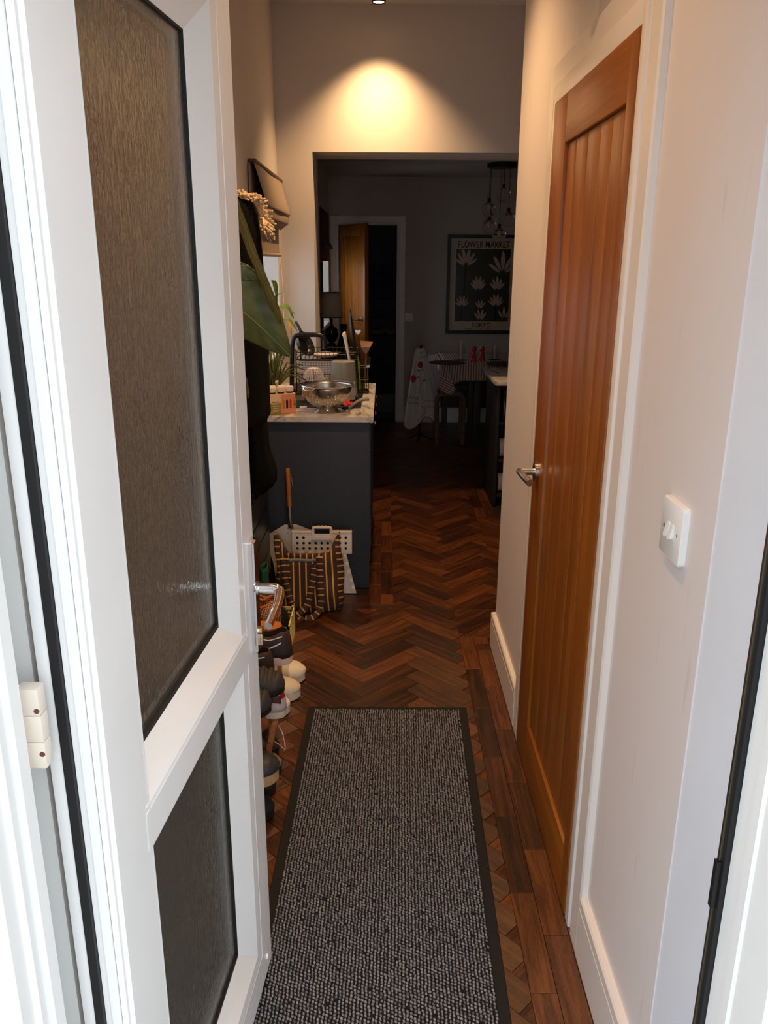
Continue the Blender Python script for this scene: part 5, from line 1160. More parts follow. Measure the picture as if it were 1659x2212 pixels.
m = MB(); m.lathe([(Rb*0.98, 0), (Rb*1.06, 0), (Rb*1.06, 0.012), (Rb*0.98, 0.012)], (rc.x, 4.355, ZD-0.003), seg=28); obj('rim', m, M_LAT, t)
# frosted jar / board and clear tubs
fj = atY(742, 826, 4.395); t = thing('frosted_jug', 'grey frosted plastic jug upside down in front of dish rack', 'jug', (fj.x, 4.395, ZD-0.003))
m = MB(); hj = atY(742, 779, 4.395).z-ZD; m.lathe([(0.074, 0), (0.076, 0.004), (0.064, hj), (0.055, hj+0.003), (0.0001, hj+0.003)], (fj.x, 4.385, ZD-0.003), seg=32); obj('body', m, mat('frosted_grey', (168, 164, 150), 0.25, trans=0.25), t)
m = MB(); m.tube([(fj.x+0.06, 4.36, ZD+0.03), (fj.x+0.062, 4.335, ZD+0.035), (fj.x+0.06, 4.335, ZD+0.07), (fj.x+0.055, 4.36, ZD+0.075)], 0.005, 8); obj('handle', m, MATS['frosted_grey'], t)
M_CLEAR = mat('clear_plastic', (236, 236, 232), 0.08, trans=0.85, ior=1.3)
for i, (lab, cx, w) in enumerate((('small clear plastic tub drying beside the colander', 722, 0.03), ('larger clear plastic tub drying near the cutlery holder', 752, 0.036))):
    c = atY(cx, 838, 4.2); z0 = ZW+0.0065; m = MB(); m.lathe([(0.0001, 0.0), (w, 0.0), (w*1.08, 0.05), (w*1.15, 0.05), (w*1.15, 0.056), (w*1.05, 0.056), (w*0.96, 0.004), (0.0001, 0.004)], (c.x, 4.485-0.08+0.0*i, ZD-0.003), seg=28)
    m.v = [p+Vector((0, -0.175+0.03*i, 0.0)) for p in m.v]
    one('plastic_tub', m, M_CLEAR, lab, 'tub', (c.x, 4.23+0.11*i, ZD-0.003), 'clear plastic tubs by the sink')
# cutlery holder with utensils
ch = thing('cutlery_holder', 'black wire cutlery holder hooked on the dish rack side', 'cutlery holder', (RX1+0.045, Yr+0.06, ZD)); hx0, hx1, hy0, hy1 = RX1+0.008, RX1+0.062, Yr+0.02, Yr+0.12
zc1 = atY(785, 796, Yr).z
for z in (zc1, (zc1+ZD)/2, ZD+0.004):
    m = MB(); q = [(hx0, hy0), (hx1, hy0), (hx1, hy1), (hx0, hy1), (hx0, hy0)]
    for a, b in zip(q, q[1:]): m.tube([(a[0], a[1], z), (b[0], b[1], z)], 0.002, 6)
    obj('hoop', m, M_WIRE, ch)
for k in range(6):
    for (a, b) in (((hx0+(hx1-hx0)*k/5, hy0), 0), ((hx0+(hx1-hx0)*k/5, hy1), 0)):
        m = MB(); m.tube([(a[0], a[1], ZD), (a[0], a[1], zc1)], 0.0011, 5); obj('bar', m, M_WIRE, ch)
m = MB(); m.box((hx0, hy0, ZD), (hx1, hy1, ZD+0.003)); obj('base', m, M_WIRE, ch)
def utensil(name, label, pts, r, m_, extra=None):
    t = thing(name, label, name.split('_')[-1], pts[0], 'utensils in the cutlery holder'); m = MB(); m.tube(pts, r, 8); obj('handle', m, m_, t)
    if extra: extra(t)
Yu = Yr+0.06
a = atY(789, 790, Yu+0.03); b = atY(791, 765, Yu+0.03); c = atY(792, 748, Yu+0.03)
M_NYL = mat('brown_nylon', (150, 112, 88), 0.4)
def turner(t):
    m = MB(); p = [atY(780, 750, Yu+0.03), atY(800, 750, Yu+0.03), atY(795, 760, Yu+0.03), atY(790, 764, Yu+0.03), atY(785, 760, Yu+0.03)]; p += [atY(806, 738, Yu+0.05), atY(778, 736, Yu+0.05)]
    q = [p[6], p[5], p[1], p[2], p[3], p[4], p[0]]; m.add(q+[v+Vector((0, 0.002, 0)) for v in q], [tuple(range(7)), tuple(range(13, 6, -1))]+[(i, (i+1) % 7, 7+(i+1) % 7, 7+i) for i in range(7)]); obj('blade', m, M_NYL, t, smooth=0)
utensil('nylon_turner', 'brown slotted turner standing in the cutlery holder', [Vector((hx0+0.03, Yu+0.03, ZD+0.01)), a, b, atY(790, 764, Yu+0.03)], 0.0045, M_NYL, turner)
def heart(t):
    m = MB(); c = atY(773, 717, Yu+0.01); pol = []
    for k in range(24):
        s = 2*PI*k/24; pol.append((c.x+0.0010*16*math.sin(s)**3, c.z+0.0010*(13*math.cos(s)-5*math.cos(2*s)-2*math.cos(3*s)-math.cos(4*s))))
    m.prism(pol, Yu+0.008, Yu+0.012, 'xz'); obj('heart_head', m, M_STEEL, t)
utensil('heart_spoon', 'steel skewer with a heart-shaped head in cutlery holder', [Vector((hx0+0.012, Yu+0.01, ZD+0.01)), atY(774, 760, Yu+0.01), atY(773, 725, Yu+0.01)], 0.0018, M_STEEL, heart)
def tines(t):
    for k in range(4):
        m = MB(); p = atY(791.5+k*2.6, 790, Yu-0.01); q = atY(793.5+k*2.2, 770, Yu-0.01); m.tube([p, q], 0.0011, 5); obj('tine', m, M_STEEL, t)
    m = MB(); q = [atY(790, 790, Yu-0.01), atY(800, 789, Yu-0.01), atY(797, 794, Yu-0.01), atY(793, 794, Yu-0.01)]; m.add(q+[v+Vector((0, 0.0015, 0)) for v in q], [(0, 1, 2, 3), (7, 6, 5, 4), (0, 4, 5, 1), (1, 5, 6, 2), (2, 6, 7, 3), (3, 7, 4, 0)]); obj('neck', m, M_STEEL, t, smooth=0)
utensil('dinner_fork', 'steel fork standing tines up in the cutlery holder', [Vector((hx1-0.012, Yu-0.01, ZD+0.01)), atY(794.5, 794, Yu-0.01)], 0.0022, M_STEEL, tines)
utensil('green_brush', 'green handled brush in the cutlery holder', [Vector((hx0+0.008, Yu-0.02, ZD+0.012)), atY(776, 800, Yu-0.02), atY(775, 785, Yu-0.02), atY(771, 770, Yu-0.02)], 0.0062, mat('lime_plastic', (128, 168, 52), 0.4))

# ------------------------------------------------------------------ steel colander
cb = atZ(706, 889, ZW); cc_ = Vector((cb.x, cb.y, ZW)); Rc = 0.121
cl = thing('colander', 'stainless steel footed colander on the marble worktop', 'colander', cc_)
m = MB(); zr0 = 0.022; hr = atY(706, 832, cc_.y).z-ZW
prof = [(0.0001, zr0-0.004)]+[(Rc*math.sin(PI/2*f)**0.85, zr0-0.004+(hr-zr0+0.004)*(1-math.cos(PI/2*f))**0.95) for f in [k/22 for k in range(1, 23)]]
def perf(i, j):
    if not (6 <= j <= 17): return False
    g = i % 20
    return g in (3, 7, 11) and j % 2 == 0
m.lathe(prof, cc_, seg=160, skip=perf); obj('bowl', m, M_STEEL, cl, smooth=60, thick=0.0012)
m = MB(); m.lathe([(Rc, hr), (Rc+0.006, hr+0.001), (Rc+0.009, hr+0.004), (Rc+0.006, hr+0.006), (Rc, hr+0.004)], cc_, seg=64); obj('rim', m, M_CHROME, cl)
m = MB(); m.lathe([(0.040, zr0+0.008), (0.041, zr0+0.003), (0.058, 0.006), (0.066, 0.001), (0.066, 0.0), (0.056, 0.004), (0.038, zr0)], cc_, seg=40); obj('foot', m, M_STEEL, cl)
for s in (0.0, PI):
    a0 = s+4.1 if s == 0.0 else s+4.1
    m = MB(); d = Vector((math.cos(a0), math.sin(a0), 0)); e = Vector((-d.y, d.x, 0)); p = cc_+d*(Rc+0.005)+Vector((0, 0, hr)); m.tube(catmull([p+e*0.032, p+e*0.028+d*0.016+Vector((0, 0, -0.006)), p+d*0.022+Vector((0, 0, -0.008)), p-e*0.028+d*0.016+Vector((0, 0, -0.006)), p-e*0.032], 5), 0.0028, 8); obj('handle', m, M_STEEL, cl)
# red dish cloth and grey pan handle in the sink
m = MB(); rcx = atZ(748, 876, ZW-0.01); m.grid(lambda u, v: Vector((rcx.x-0.03+0.06*u, rcx.y-0.04+0.09*v, ZW-0.010+0.030*math.sin(PI*u)*math.sin(PI*v)+0.008*math.sin(9*u+5*v)+0.006)), 14, 14); one('dish_cloth', m, mat('red_cloth', (196, 48, 54), 0.85, bump=0.4, bscale=200), 'crumpled red dish cloth beside the colander', 'cloth', (rcx.x, rcx.y, ZW-0.018), smooth=80, thick=0.002)
g0, g1 = atZ(752, 882, ZW+0.014), atY(796, 862, 4.12)
m = MB(); m.tube(catmull([g0, atY(768, 870, 4.08), atY(780, 864, 4.10), g1], 6), lambda t: (0.0085+0.003*t, 0.006+0.002*t), 10, flat=(1, 0, 0)); t = thing('pan_brush', 'curved grey handle of a dish brush lying over sink edge', 'brush', g0); obj('handle', m, mat('grey_plastic', (118, 112, 110), 0.45), t)
m = MB(); m.sphere(g0+Vector((-0.015, -0.004, 0.001)), 0.016, 12, 8, (1.2, 1, 0.6)); obj('brush_head', m, M_BLACK, t)

# ------------------------------------------------------------------ juice set box
jb = thing('juice_box_set', 'pink and green carton of bottles with white caps on worktop', 'carton', atZ(612, 895, ZW))
A0, A1 = atZ(583, 896.5, ZW+0.001), atZ(639.5, 891.5, ZW+0.001); dx = (A1-A0); dxn = dx.normalized(); dyn = Vector((-dxn.y, dxn.x, 0)); Hj = atY(639, 849, A1.y).z-ZW; Wj = dx.length; Dj = 0.085
def J(a, d, z): return A0+dxn*a+dyn*d+Vector((0, 0, z))
def jpatch(name, a0, a1, z0, z1, m_, d=-0.0006, par=None):
    m = MB(); m.add([J(a0, d, z0), J(a1, d, z0), J(a1, d, z1), J(a0, d, z1), J(a0, 0, z0), J(a1, 0, z0), J(a1, 0, z1), J(a0, 0, z1)], [(0, 1, 2, 3), (0, 4, 5, 1), (1, 5, 6, 2), (2, 6, 7, 3), (3, 7, 4, 0)]); return obj(name, m, m_, par or jb, smooth=0)
m = MB(); m.obox(J(Wj/2, Dj/2, Hj/2), dxn*Wj/2, dyn*Dj/2, Vector((0, 0, Hj/2)), 0.002); box_ = obj('carton', m, mat('carton_cream', (236, 200, 160), 0.6), jb)
jpatch('green_panel', 0.001, Wj*0.44, 0.001, Hj*0.56, mat('carton_green', (150, 138, 78), 0.6), par=box_)
jpatch('peach_panel', Wj*0.44, Wj-0.001, 0.001, Hj*0.95, mat('carton_peach', (222, 150, 116), 0.6), par=box_)
for k, c in enumerate(((200, 128, 16), (58, 22, 28), (190, 52, 24))):
    a = Wj*(0.53+k*0.135); jpatch('printed_bottle', a-Wj*0.042, a+Wj*0.042, Hj*0.26, Hj*0.66, mat('bottle_print_%d' % k, c, 0.5), -0.0010, box_); jpatch('printed_bottle', a-Wj*0.022, a+Wj*0.022, Hj*0.66, Hj*0.72, mat('bottle_print_%d' % k, c, 0.5), -0.0010, box_)
for k, (a, z, c) in enumerate(((0.92, 0.72, (220, 140, 40)), (0.93, 0.60, (206, 120, 40)), (0.95, 0.45, (120, 100, 52)), (0.94, 0.30, (216, 132, 40)))):
    m = MB(); m.cyl(J(Wj*a, 0, Hj*z), J(Wj*a, -0.001, Hj*z), 0.0075, seg=14); obj('printed_fruit', m, mat('fruit_print_%d' % k, c, 0.6), box_)
for k, (a0, a1, z, dk) in enumerate(((0.10, 0.36, 0.60, 1), (0.12, 0.34, 0.50, 0), (0.13, 0.40, 0.40, 0), (0.14, 0.34, 0.30, 0), (0.10, 0.34, 0.19, 0), (0.12, 0.33, 0.14, 0))):
    jpatch('print_line', Wj*a0, Wj*a1, Hj*z, Hj*(z+(0.035 if dk else 0.018)), mat('print_dark', (90, 62, 50), 0.6) if dk else mat('print_light', (232, 214, 176), 0.6), -0.0010, box_)
for (a, d) in ((0.17, 0.02), (0.50, 0.02), (0.83, 0.02), (0.30, 0.062), (0.66, 0.062)):
    c = J(Wj*a, d, Hj); m = MB(); m.cyl(c, c+Vector((0, 0, 0.008)), 0.0165, seg=24); obj('bottle_neck', m, mat('bottle_glass', (60, 44, 36), 0.1), jb)
    m = MB(); m.lathe([(0.0195, 0.0), (0.020, 0.002), (0.020, 0.020), (0.0185, 0.023), (0.0001, 0.023)], c+Vector((0, 0, 0.008)), seg=28); obj('cap', m, mat('cap_white', (238, 222, 208), 0.4), jb)
m = MB(); c = atZ(655, 884, ZW); m.obox(c+Vector((0, 0.005, 0.006)), (0.0175, 0, 0), (0, 0.014, 0), (0, 0, 0.006), 0.003); one('white_lid', m, M_STOOL, 'small white lid on the worktop beside the juice carton', 'lid', c)  # little white bottle lid, built as a rounded block
c = atY(598, 834, 4.0); m = MB(); m.lathe([(0.0001, 0), (0.017, 0), (0.017, 0.08), (0.010, 0.09), (0.010, 0.105), (0.0001, 0.105)], (c.x, 4.02, ZW+0.001), seg=20); t = thing('soap_bottle', 'pale pump soap bottle behind the juice carton', 'bottle', (c.x, 4.02, ZW+0.001)); obj('bottle_body', m, mat('soap_pale', (230, 206, 190), 0.4), t)
m = MB(); m.cyl((c.x, 4.02, ZW+0.105), (c.x, 4.02, ZW+0.128), 0.005); m.box((c.x-0.006, 3.985, ZW+0.126), (c.x+0.006, 4.028, ZW+0.136), 0.002); obj('pump', m, mat('soap_pale', (230, 206, 190), 0.4), t)

# ------------------------------------------------------------------ plants by the window
def blade_plant(name, label, base, pot_r, pot_h, blades, lm, potm):
    t = thing(name, label, 'plant', base)
    m = MB(); m.lathe([(0.0001, 0), (pot_r*0.75, 0), (pot_r, pot_h), (pot_r*0.9, pot_h), (pot_r*0.85, pot_h*0.88), (0.0001, pot_h*0.88)], base, seg=24); obj('pot', m, potm, t)
    for pts, w in blades:
        mm, _ = leaf(pts, [(0, w*0.5), (0.3, w), (0.75, w*0.7), (1, 0.0004)], [(0, w*0.5), (0.3, w), (0.75, w*0.7), (1, 0.0004)], (1, 0.2, 0.1), (0, -1, 0.3), n=14, k=2); obj('leaf', mm, random.choice(lm), t, smooth=80, thick=0.0006)
    return t
L_SP = [leaf_mat('leaf_spider_a', (92, 98, 44), (132, 132, 66)), leaf_mat('leaf_spider_b', (70, 84, 36), (110, 116, 54))]
bs = Vector((-0.562, 4.16, ZW+0.001)); bl = []
for k in range(46):
    a = random.uniform(-1, 1); h = random.uniform(0.10, 0.22); r = random.uniform(0.01, 0.09)
    b0 = bs+Vector((random.gauss(0, .015), random.gauss(0, .02), 0.06)); tip = b0+Vector((max(-0.03, a*0.05+0.01), random.uniform(-0.06, 0.06), h)); bl.append(([b0, b0.lerp(tip, 0.5)+Vector((0, 0, 0.02)), tip, tip+Vector((a*0.01+0.01, -0.01, -0.02))], 0.0042))
for k, (ex, ey) in enumerate(((656, 812), (660, 800), (652, 824), (648, 795), (655, 790), (662, 822))):
    b0 = bs+Vector((0.02, 0, 0.08)); tip = atY(ex, ey, 4.18); bl.append(([b0, b0.lerp(tip, 0.5)+Vector((0, 0, 0.05)), tip+Vector((-0.012, 0, 0.006)), tip], 0.0038))
blade_plant('spider_plant', 'narrow-leaved spider plant on worktop behind the juice carton', bs, 0.032, 0.07, bl, L_SP, mat('pot_white', (220, 210, 200), 0.5))
L_BM = [leaf_mat('leaf_bamboo_a', (96, 120, 40), (140, 150, 58)), leaf_mat('leaf_bamboo_b', (120, 124, 44), (168, 160, 60)), leaf_mat('leaf_bamboo_y', (190, 140, 40), (214, 166, 60))]
bbs = Vector((-0.63, 4.50, WZ0+0.021)); t = thing('bamboo_plant', 'lucky bamboo with yellowing leaves on the kitchen window sill', 'plant', bbs)
m = MB(); m.lathe([(0.0001, 0), (0.03, 0), (0.034, 0.10), (0.031, 0.10), (0.027, 0.006), (0.0001, 0.006)], bbs, seg=24); obj('vase', m, M_GLASS, t)
for k, (x, y) in enumerate(((596, 640), (602, 668), (606, 690))):
    e = atY(x, y, 4.48); m = MB(); m.tube(catmull([bbs+Vector((0.004*k, 0, 0.01)), bbs.lerp(e, 0.5)+Vector((0, 0, 0.03)), e], 6), 0.0045, 8); obj('cane', m, L_BM[0], t)
for k, (ax_, ay_, mx_, my_, bx_, by_, w, mi) in enumerate(((598, 645, 592, 612, 585, 607, 0.011, 0), (600, 640, 596, 615, 594, 606, 0.010, 0), (600, 636, 612, 630, 619, 627, 0.010, 0), (602, 662, 620, 660, 635, 690, 0.013, 0), (604, 664, 622, 668, 637, 678, 0.011, 1), (606, 690, 625, 690, 643, 716, 0.010, 1), (606, 692, 612, 715, 612, 726, 0.014, 1), (604, 668, 608, 700, 606, 718, 0.014, 1), (600, 650, 590, 655, 583, 640, 0.012, 2), (594, 668, 590, 680, 603, 700, 0.013, 1), (622, 692, 627, 705, 630, 729, 0.008, 2), (598, 655, 596, 640, 600, 628, 0.012, 0))):
    mm, _ = leaf([atY(ax_, ay_, 4.48), atY(mx_, my_, 4.44), atY(bx_, by_, 4.42)], [(0, w*0.3), (0.4, w), (0.8, w*0.5), (1, 0.0004)], [(0, w*0.3), (0.4, w), (0.8, w*0.5), (1, 0.0004)], (0.7, 0.3, 0.7), (0, -1, 0.3), n=12, k=3); obj('leaf', mm, L_BM[mi], t, smooth=80, thick=0.0006)

# ------------------------------------------------------------------ roman blind
rbd = thing('roman_blind', 'grey-brown roman blind half raised over the kitchen window', 'blind', (-0.57, 4.35, 1.6))
M_BLIND = mat('blind_cloth', (166, 148, 134), 0.85, bump=0.15, bscale=400)
by0, by1 = 3.86, 4.86
def sheet(pts, y0, y1, name, th=0.003, wav=0.0):
    P_ = catmull([(p[0], 0, p[1]) for p in pts], 5); m = MB(); n = len(P_)
    m.grid(lambda u, v: Vector((P_[int(round(u*(n-1)))].x+wav*math.sin(v*9+u*3), y0+(y1-y0)*v, P_[int(round(u*(n-1)))].z)), n-1, 16); return obj(name, m, M_BLIND, rbd, smooth=60, thick=th)
sheet([(-0.572, 1.985), (-0.566, 1.96), (-0.552, 1.91), (-0.533, 1.845), (-0.529, 1.815), (-0.536, 1.812)], by0, by1, 'front_fold', 0.004, 0.002)
for k in range(5):
    x = -0.541-k*0.0095; sheet([(x, 1.845-k*0.004), (x+0.004, 1.80), (x+0.002, 1.770-k*0.006), (x-0.004, 1.766-k*0.006), (x-0.006, 1.80)], by0+0.012, by1-0.012, 'pleat', 0.002, 0.0015)
sheet([(-0.592, 1.98), (-0.592, 1.8), (-0.5925, 1.63), (-0.590, 1.608)], by0-0.035, by1-0.04, 'drop', 0.003, 0.001)
m = MB(); m.tube([(-0.588, by0+0.02, 1.602), (-0.588, by1-0.04, 1.602)], 0.0095, 10); obj('hem_rod', m, M_BLIND, rbd)
m = MB(); m.box((-0.598, by0, 1.985), (-0.566, by1, 2.0), 0.002); obj('headrail', m, mat('brown_batten', (92, 66, 50), 0.6), rbd)
m = MB(); m.tube(catmull([(-0.585, by1-0.06, 1.60), (-0.580, by1-0.03, 1.45), (-0.578, by1-0.03, 1.30), (-0.583, by1-0.05, 1.2)], 5), 0.0014, 5); obj('pull_cord', m, M_STOOL, rbd)
# ------------------------------------------------------------------ kitchen island
isl = thing('kitchen_island', 'dark kitchen island with open end shelves', 'island', (1.15, 5.5, 0))
M_ISL = mat('island_paint', (30, 31, 36), 0.6)
IZ = 0.852
m = MB(); m.box((0.735, 5.26, 0.001), (0.755, 5.82, IZ-0.024), 0.001); obj('side_panel', m, M_ISL, isl)
m = MB(); m.box((0.756, 5.50, 0.001), (1.55, 5.82, IZ-0.024)); obj('carcass', m, M_ISL, isl, smooth=0)
for z in (0.06, 0.30, 0.55):
    m = MB(); m.box((0.756, 5.27, z), (1.55, 5.499, z+0.018)); obj('shelf', m, M_ISL, isl, smooth=0)
m = MB(); m.box((0.700, 5.12, IZ-0.023), (1.62, 5.85, IZ), 0.001); one('worktop', m, M_MARBLE, 'pale marble top on the dark kitchen island', 'worktop', (1.15, 5.48, IZ-0.023))
for i, (z, lab) in enumerate(((0.319, 'white rolled towel on the island shelf'), (0.079, 'white folded cloth bundle on the lowest island shelf'))):
    m = MB(); m.cyl((0.775, 5.36, z+0.062), (0.95, 5.36, z+0.062), 0.061, seg=24); one('rolled_towel', m, mat('towel_white', (214, 208, 204), 0.9, bump=0.4, bscale=200), lab, 'towel', (0.86, 5.36, z), 'linen on the island shelves')
m = MB(); m.lathe([(0.0001, 0), (0.035, 0), (0.035, 0.12), (0.014, 0.16), (0.014, 0.2), (0.0001, 0.2)], (0.80, 5.36, 0.5685), seg=20); one('glass_bottle', m, mat('dark_green_glass', (20, 40, 28), 0.1), 'dark green bottle on the top island shelf', 'bottle', (0.80, 5.36, 0.5685))

# ------------------------------------------------------------------ lamp on sideboard
sb = thing('sideboard', 'low dark sideboard under the table lamp', 'sideboard', (-0.37, 5.95, 0))
M_DW = wood_mat('dark_wood', (26, 16, 11), (40, 26, 18), (54, 36, 24), 0.5, axis=(14, 0.9, 14))
m = MB(); m.box((-0.527, 5.45, 0.05), (-0.20, 6.6, 0.90), 0.004); obj('body', m, M_DW, sb)
for k in range(2):
    m = MB(); m.box((-0.20, 5.47+k*0.565, 0.08), (-0.185, 6.02+k*0.565, 0.87), 0.003); d = obj('door', m, M_DW, sb); m = MB(); m.sphere((-0.178, 5.99+k*0.07, 0.5), 0.012, 10, 8); obj('knob', m, M_STEEL, d)
for x in (-0.50, -0.23):
    for y in (5.49, 6.56): m = MB(); m.box((x-0.02, y-0.02, 0.001), (x+0.02, y+0.02, 0.05)); obj('leg', m, M_DW, sb, smooth=0)
Yl = 6.0; lc = atY(716, 700, Yl).x; z0 = 0.901
zs0, zs1 = atY(716, 685, Yl).z, atY(716, 632, Yl).z
lp = thing('table_lamp', 'black bubble table lamp with grey tapered shade on sideboard', 'lamp', (lc, Yl, z0))
m = MB(); m.lathe([(0.0001, 0), (0.05, 0), (0.052, 0.012), (0.02, 0.02), (0.016, 0.03), (0.032, 0.045), (0.040, 0.07), (0.032, 0.095), (0.016, 0.106), (0.036, 0.125), (0.052, 0.165), (0.044, 0.20), (0.018, 0.222), (0.010, 0.23), (0.010, zs0-z0+0.03)], (lc, Yl, z0), seg=28); obj('base', m, mat('black_ceramic', (8, 8, 9), 0.08), lp)
r0, r1 = 0.082, 0.062
m = MB(); m.lathe([(r0, zs0-z0), (r1, zs1-z0)], (lc, Yl, z0), seg=36); sh_ = obj('lamp_shade', m, mat('shade_cloth', (176, 164, 146), 0.8), lp, thick=0.002)
for r, z in ((r0, zs0), (r1, zs1)): m = MB(); m.lathe([(r-0.001, -0.003), (r+0.002, -0.003), (r+0.002, 0.003), (r-0.001, 0.003), (r-0.001, -0.003)], (lc, Yl, z), seg=36); obj('shade_trim', m, M_BLACK, sh_)
m = MB(); m.lathe([(0.0001, 0), (0.045, 0), (0.05, 0.06), (0.03, 0.13), (0.018, 0.16), (0.028, 0.2), (0.030, 0.22), (0.022, 0.22), (0.014, 0.17), (0.0001, 0.165)], (atY(742, 700, 6.25).x, 6.25, 0.901), seg=28); one('dark_vase', m, mat('vase_black', (12, 13, 12), 0.12), 'glossy black vase beside the table lamp', 'vase', (atY(742, 700, 6.25).x, 6.25, 0.901))
# blind at the rear window
r2 = thing('roman_blind', 'dark roman blind over the small dining room window', 'blind', (-0.51, 7.5, 1.57))
M_B2 = mat('dark_blind', (84, 66, 56), 0.9)
m = MB(); m.box((XLB+0.002, BY0-0.03, 1.57), (XLB+0.010, BY1-0.01, 1.99), 0.002); obj('drop', m, M_B2, r2)
for k in range(4): m = MB(); m.tube([(XLB+0.018+k*0.006, BY0-0.03, 1.72-k*0.012), (XLB+0.018+k*0.006, BY1-0.01, 1.72-k*0.012)], 0.010, 8); obj('pleat', m, M_B2, r2)
m = MB(); m.box((XLB+0.001, 7.02, 0.95), (XLB+0.007, 7.25, 1.569), 0.002); one('curtain', m, mat('brown_curtain', (70, 52, 40), 0.9), 'dark brown curtain drawn beside the dining room window', 'curtain', (XLB+0.015, 7.27, 0.95))

# ------------------------------------------------------------------ poster
YPo = YB-0.002
p_tl, p_bl = atY(966, 507, YPo), atY(963, 720, YPo); px0 = (p_tl.x+p_bl.x)/2; px1 = px0+0.70; pz1, pz0 = p_tl.z, p_bl.z
po = thing('framed_poster', 'black framed poster of pale tulips on the far wall', 'poster', ((px0+px1)/2, YPo, pz0))
FW = 0.032
m = rring((px0, pz0, px1, pz1), (px0+FW, pz0+FW, px1-FW, pz1-FW), 0, 0.028); m.v = [Vector((p.x, YPo-p.z, p.y)) for p in m.v]; obj('frame', m, M_BLACK, po, smooth=0)
def patch(name, pol, d, m_): m = MB(); m.prism(pol, YPo-d-0.0006, YPo-d, 'xz'); return obj(name, m, m_, po, smooth=0)
ppw = patch('paper', [(px0+FW-0.004, pz0+FW-0.004), (px1-FW+0.004, pz0+FW-0.004), (px1-FW+0.004, pz1-FW+0.004), (px0+FW-0.004, pz1-FW+0.004)], 0.008, mat('poster_paper', (196, 172, 150), 0.25))
ix0, ix1, iz0, iz1 = px0+FW+0.055, px1-FW-0.055, pz0+FW+0.085, pz1-FW-0.10
patch('print_field', [(ix0, iz0), (ix1, iz0), (ix1, iz1), (ix0, iz1)], 0.0095, mat('print_green', (40, 42, 22), 0.3, var=0.4, vscale=4))
M_PET = mat('petal', (186, 158, 146), 0.4); M_STEM = mat('poster_stem', (16, 20, 12), 0.5)
fl_ = 0
for cx, cz, s, spread, npet in ((0.18, 0.76, 0.19, 1.9, 6), (0.86, 0.66, 0.22, 1.9, 5), (0.42, 0.42, 0.16, 1.5, 6), (0.77, 0.42, 0.15, 1.4, 5), (0.13, 0.20, 0.12, 1.9, 6), (0.47, 0.17, 0.10, 1.2, 4), (0.76, 0.20, 0.14, 1.7, 6), (0.48, 0.0, 0.13, 1.2, 4), (0.92, 0.02, 0.13, 1.1, 3)):
    bx_, bz_ = ix0+(ix1-ix0)*cx, iz0+(iz1-iz0)*cz
    m = MB(); hb_ = max(iz0+0.002, bz_-0.25); m.prism([(bx_-0.006, bz_), (bx_+0.006, bz_), (bx_-0.004, hb_), (bx_-0.016, hb_)], YPo-0.0112, YPo-0.0106, 'xz'); obj('stem', m, M_STEM, po, smooth=0)
    for k in range(npet):
        a = PI/2+spread*(k/(npet-1)-0.5); L_ = s*(1-0.12*abs(k-(npet-1)/2)); pol = []
        for q in range(13):
            t_ = q/12*2; f = t_ if t_ <= 1 else 2-t_; w = (1 if t_ <= 1 else -1)*0.095*L_*math.sin(PI*min(1, f*0.92+0.02))**0.8
            g_ = 0.16+0.84*f; x = bx_+math.cos(a)*L_*g_-math.sin(a)*w; z = bz_+math.sin(a)*L_*g_+math.cos(a)*w; pol.append((min(max(x, ix0), ix1), min(max(z, iz0), iz1)))
        m = MB(); d = 0.0114+0.0003*k; m.prism(pol[:-1], YPo-d-0.0002, YPo-d, 'xz'); obj('petal', m, M_PET, po, smooth=0)
for body, z, sz in (('FLOWER MARKET', iz1+0.018, 0.082), ('TOKYO', iz0-0.055, 0.062)):
    mm = text_mb(body, sz, lambda x, y, d, z=z, k=(0.76 if len(body) > 6 else 0.9): Vector(((ix0+ix1)/2+x*k, YPo-0.0092-d, z+y)), 0.0006); o = obj('lettering', mm, mat('poster_ink', (10, 10, 10), 0.5), po, smooth=0)
for a, b in ((0.20, 0.36), (0.48, 0.52), (0.60, 0.68)):
    m = MB(); m.box((ix0+(ix1-ix0)*a, YPo-0.0094, iz0-0.074), (ix0+(ix1-ix0)*b, YPo-0.0087, iz0-0.071)); obj('small_print', m, mat('poster_ink', (10, 10, 10), 0.5), po, smooth=0)

# ------------------------------------------------------------------ pendant light with glass globes
Yp_ = 7.1; pr = atY(1085, 353, Yp_); pdn = thing('pendant_light', 'cluster pendant light with clear glass globes over dining table', 'pendant light', (pr.x, Yp_, ZC2))
m = MB(); m.lathe([(0.0001, -0.035), (0.115, -0.035), (0.12, -0.03), (0.12, -0.0005)], (pr.x, Yp_, ZC2), seg=40); obj('ceiling_plate', m, M_BLACK, pdn)
for i, (gx, gy, dY) in enumerate(((1088, 422, 0.05), (1056, 453, -0.06), (1057, 488, 0.06), (1098, 474, -0.04), (1078, 508, 0.0))):
    c = atY(gx, gy, Yp_+dY); R_ = 0.058
    m = MB(); m.tube([(c.x, c.y, ZC2-0.035), (c.x, c.y, c.z+R_+0.02)], 0.002, 6); obj('cord', m, M_BLACK, pdn)
    m = MB(); m.cyl((c.x, c.y, c.z+R_-0.004), (c.x, c.y, c.z+R_+0.03), 0.014); obj('lamp_holder', m, M_BLACK, pdn)
    m = MB(); m.sphere(c, R_, 24, 16); g_ = obj('glass_globe', m, mat('globe_glass', (250, 250, 250), 0.01, trans=1.0, ior=1.12), pdn)
    m = MB(); m.sphere((c.x, c.y, c.z+0.012), 0.016, 12, 8, (1, 1, 1.4)); obj('bulb', m, mat('bulb_glass', (214, 196, 160), 0.1), g_)

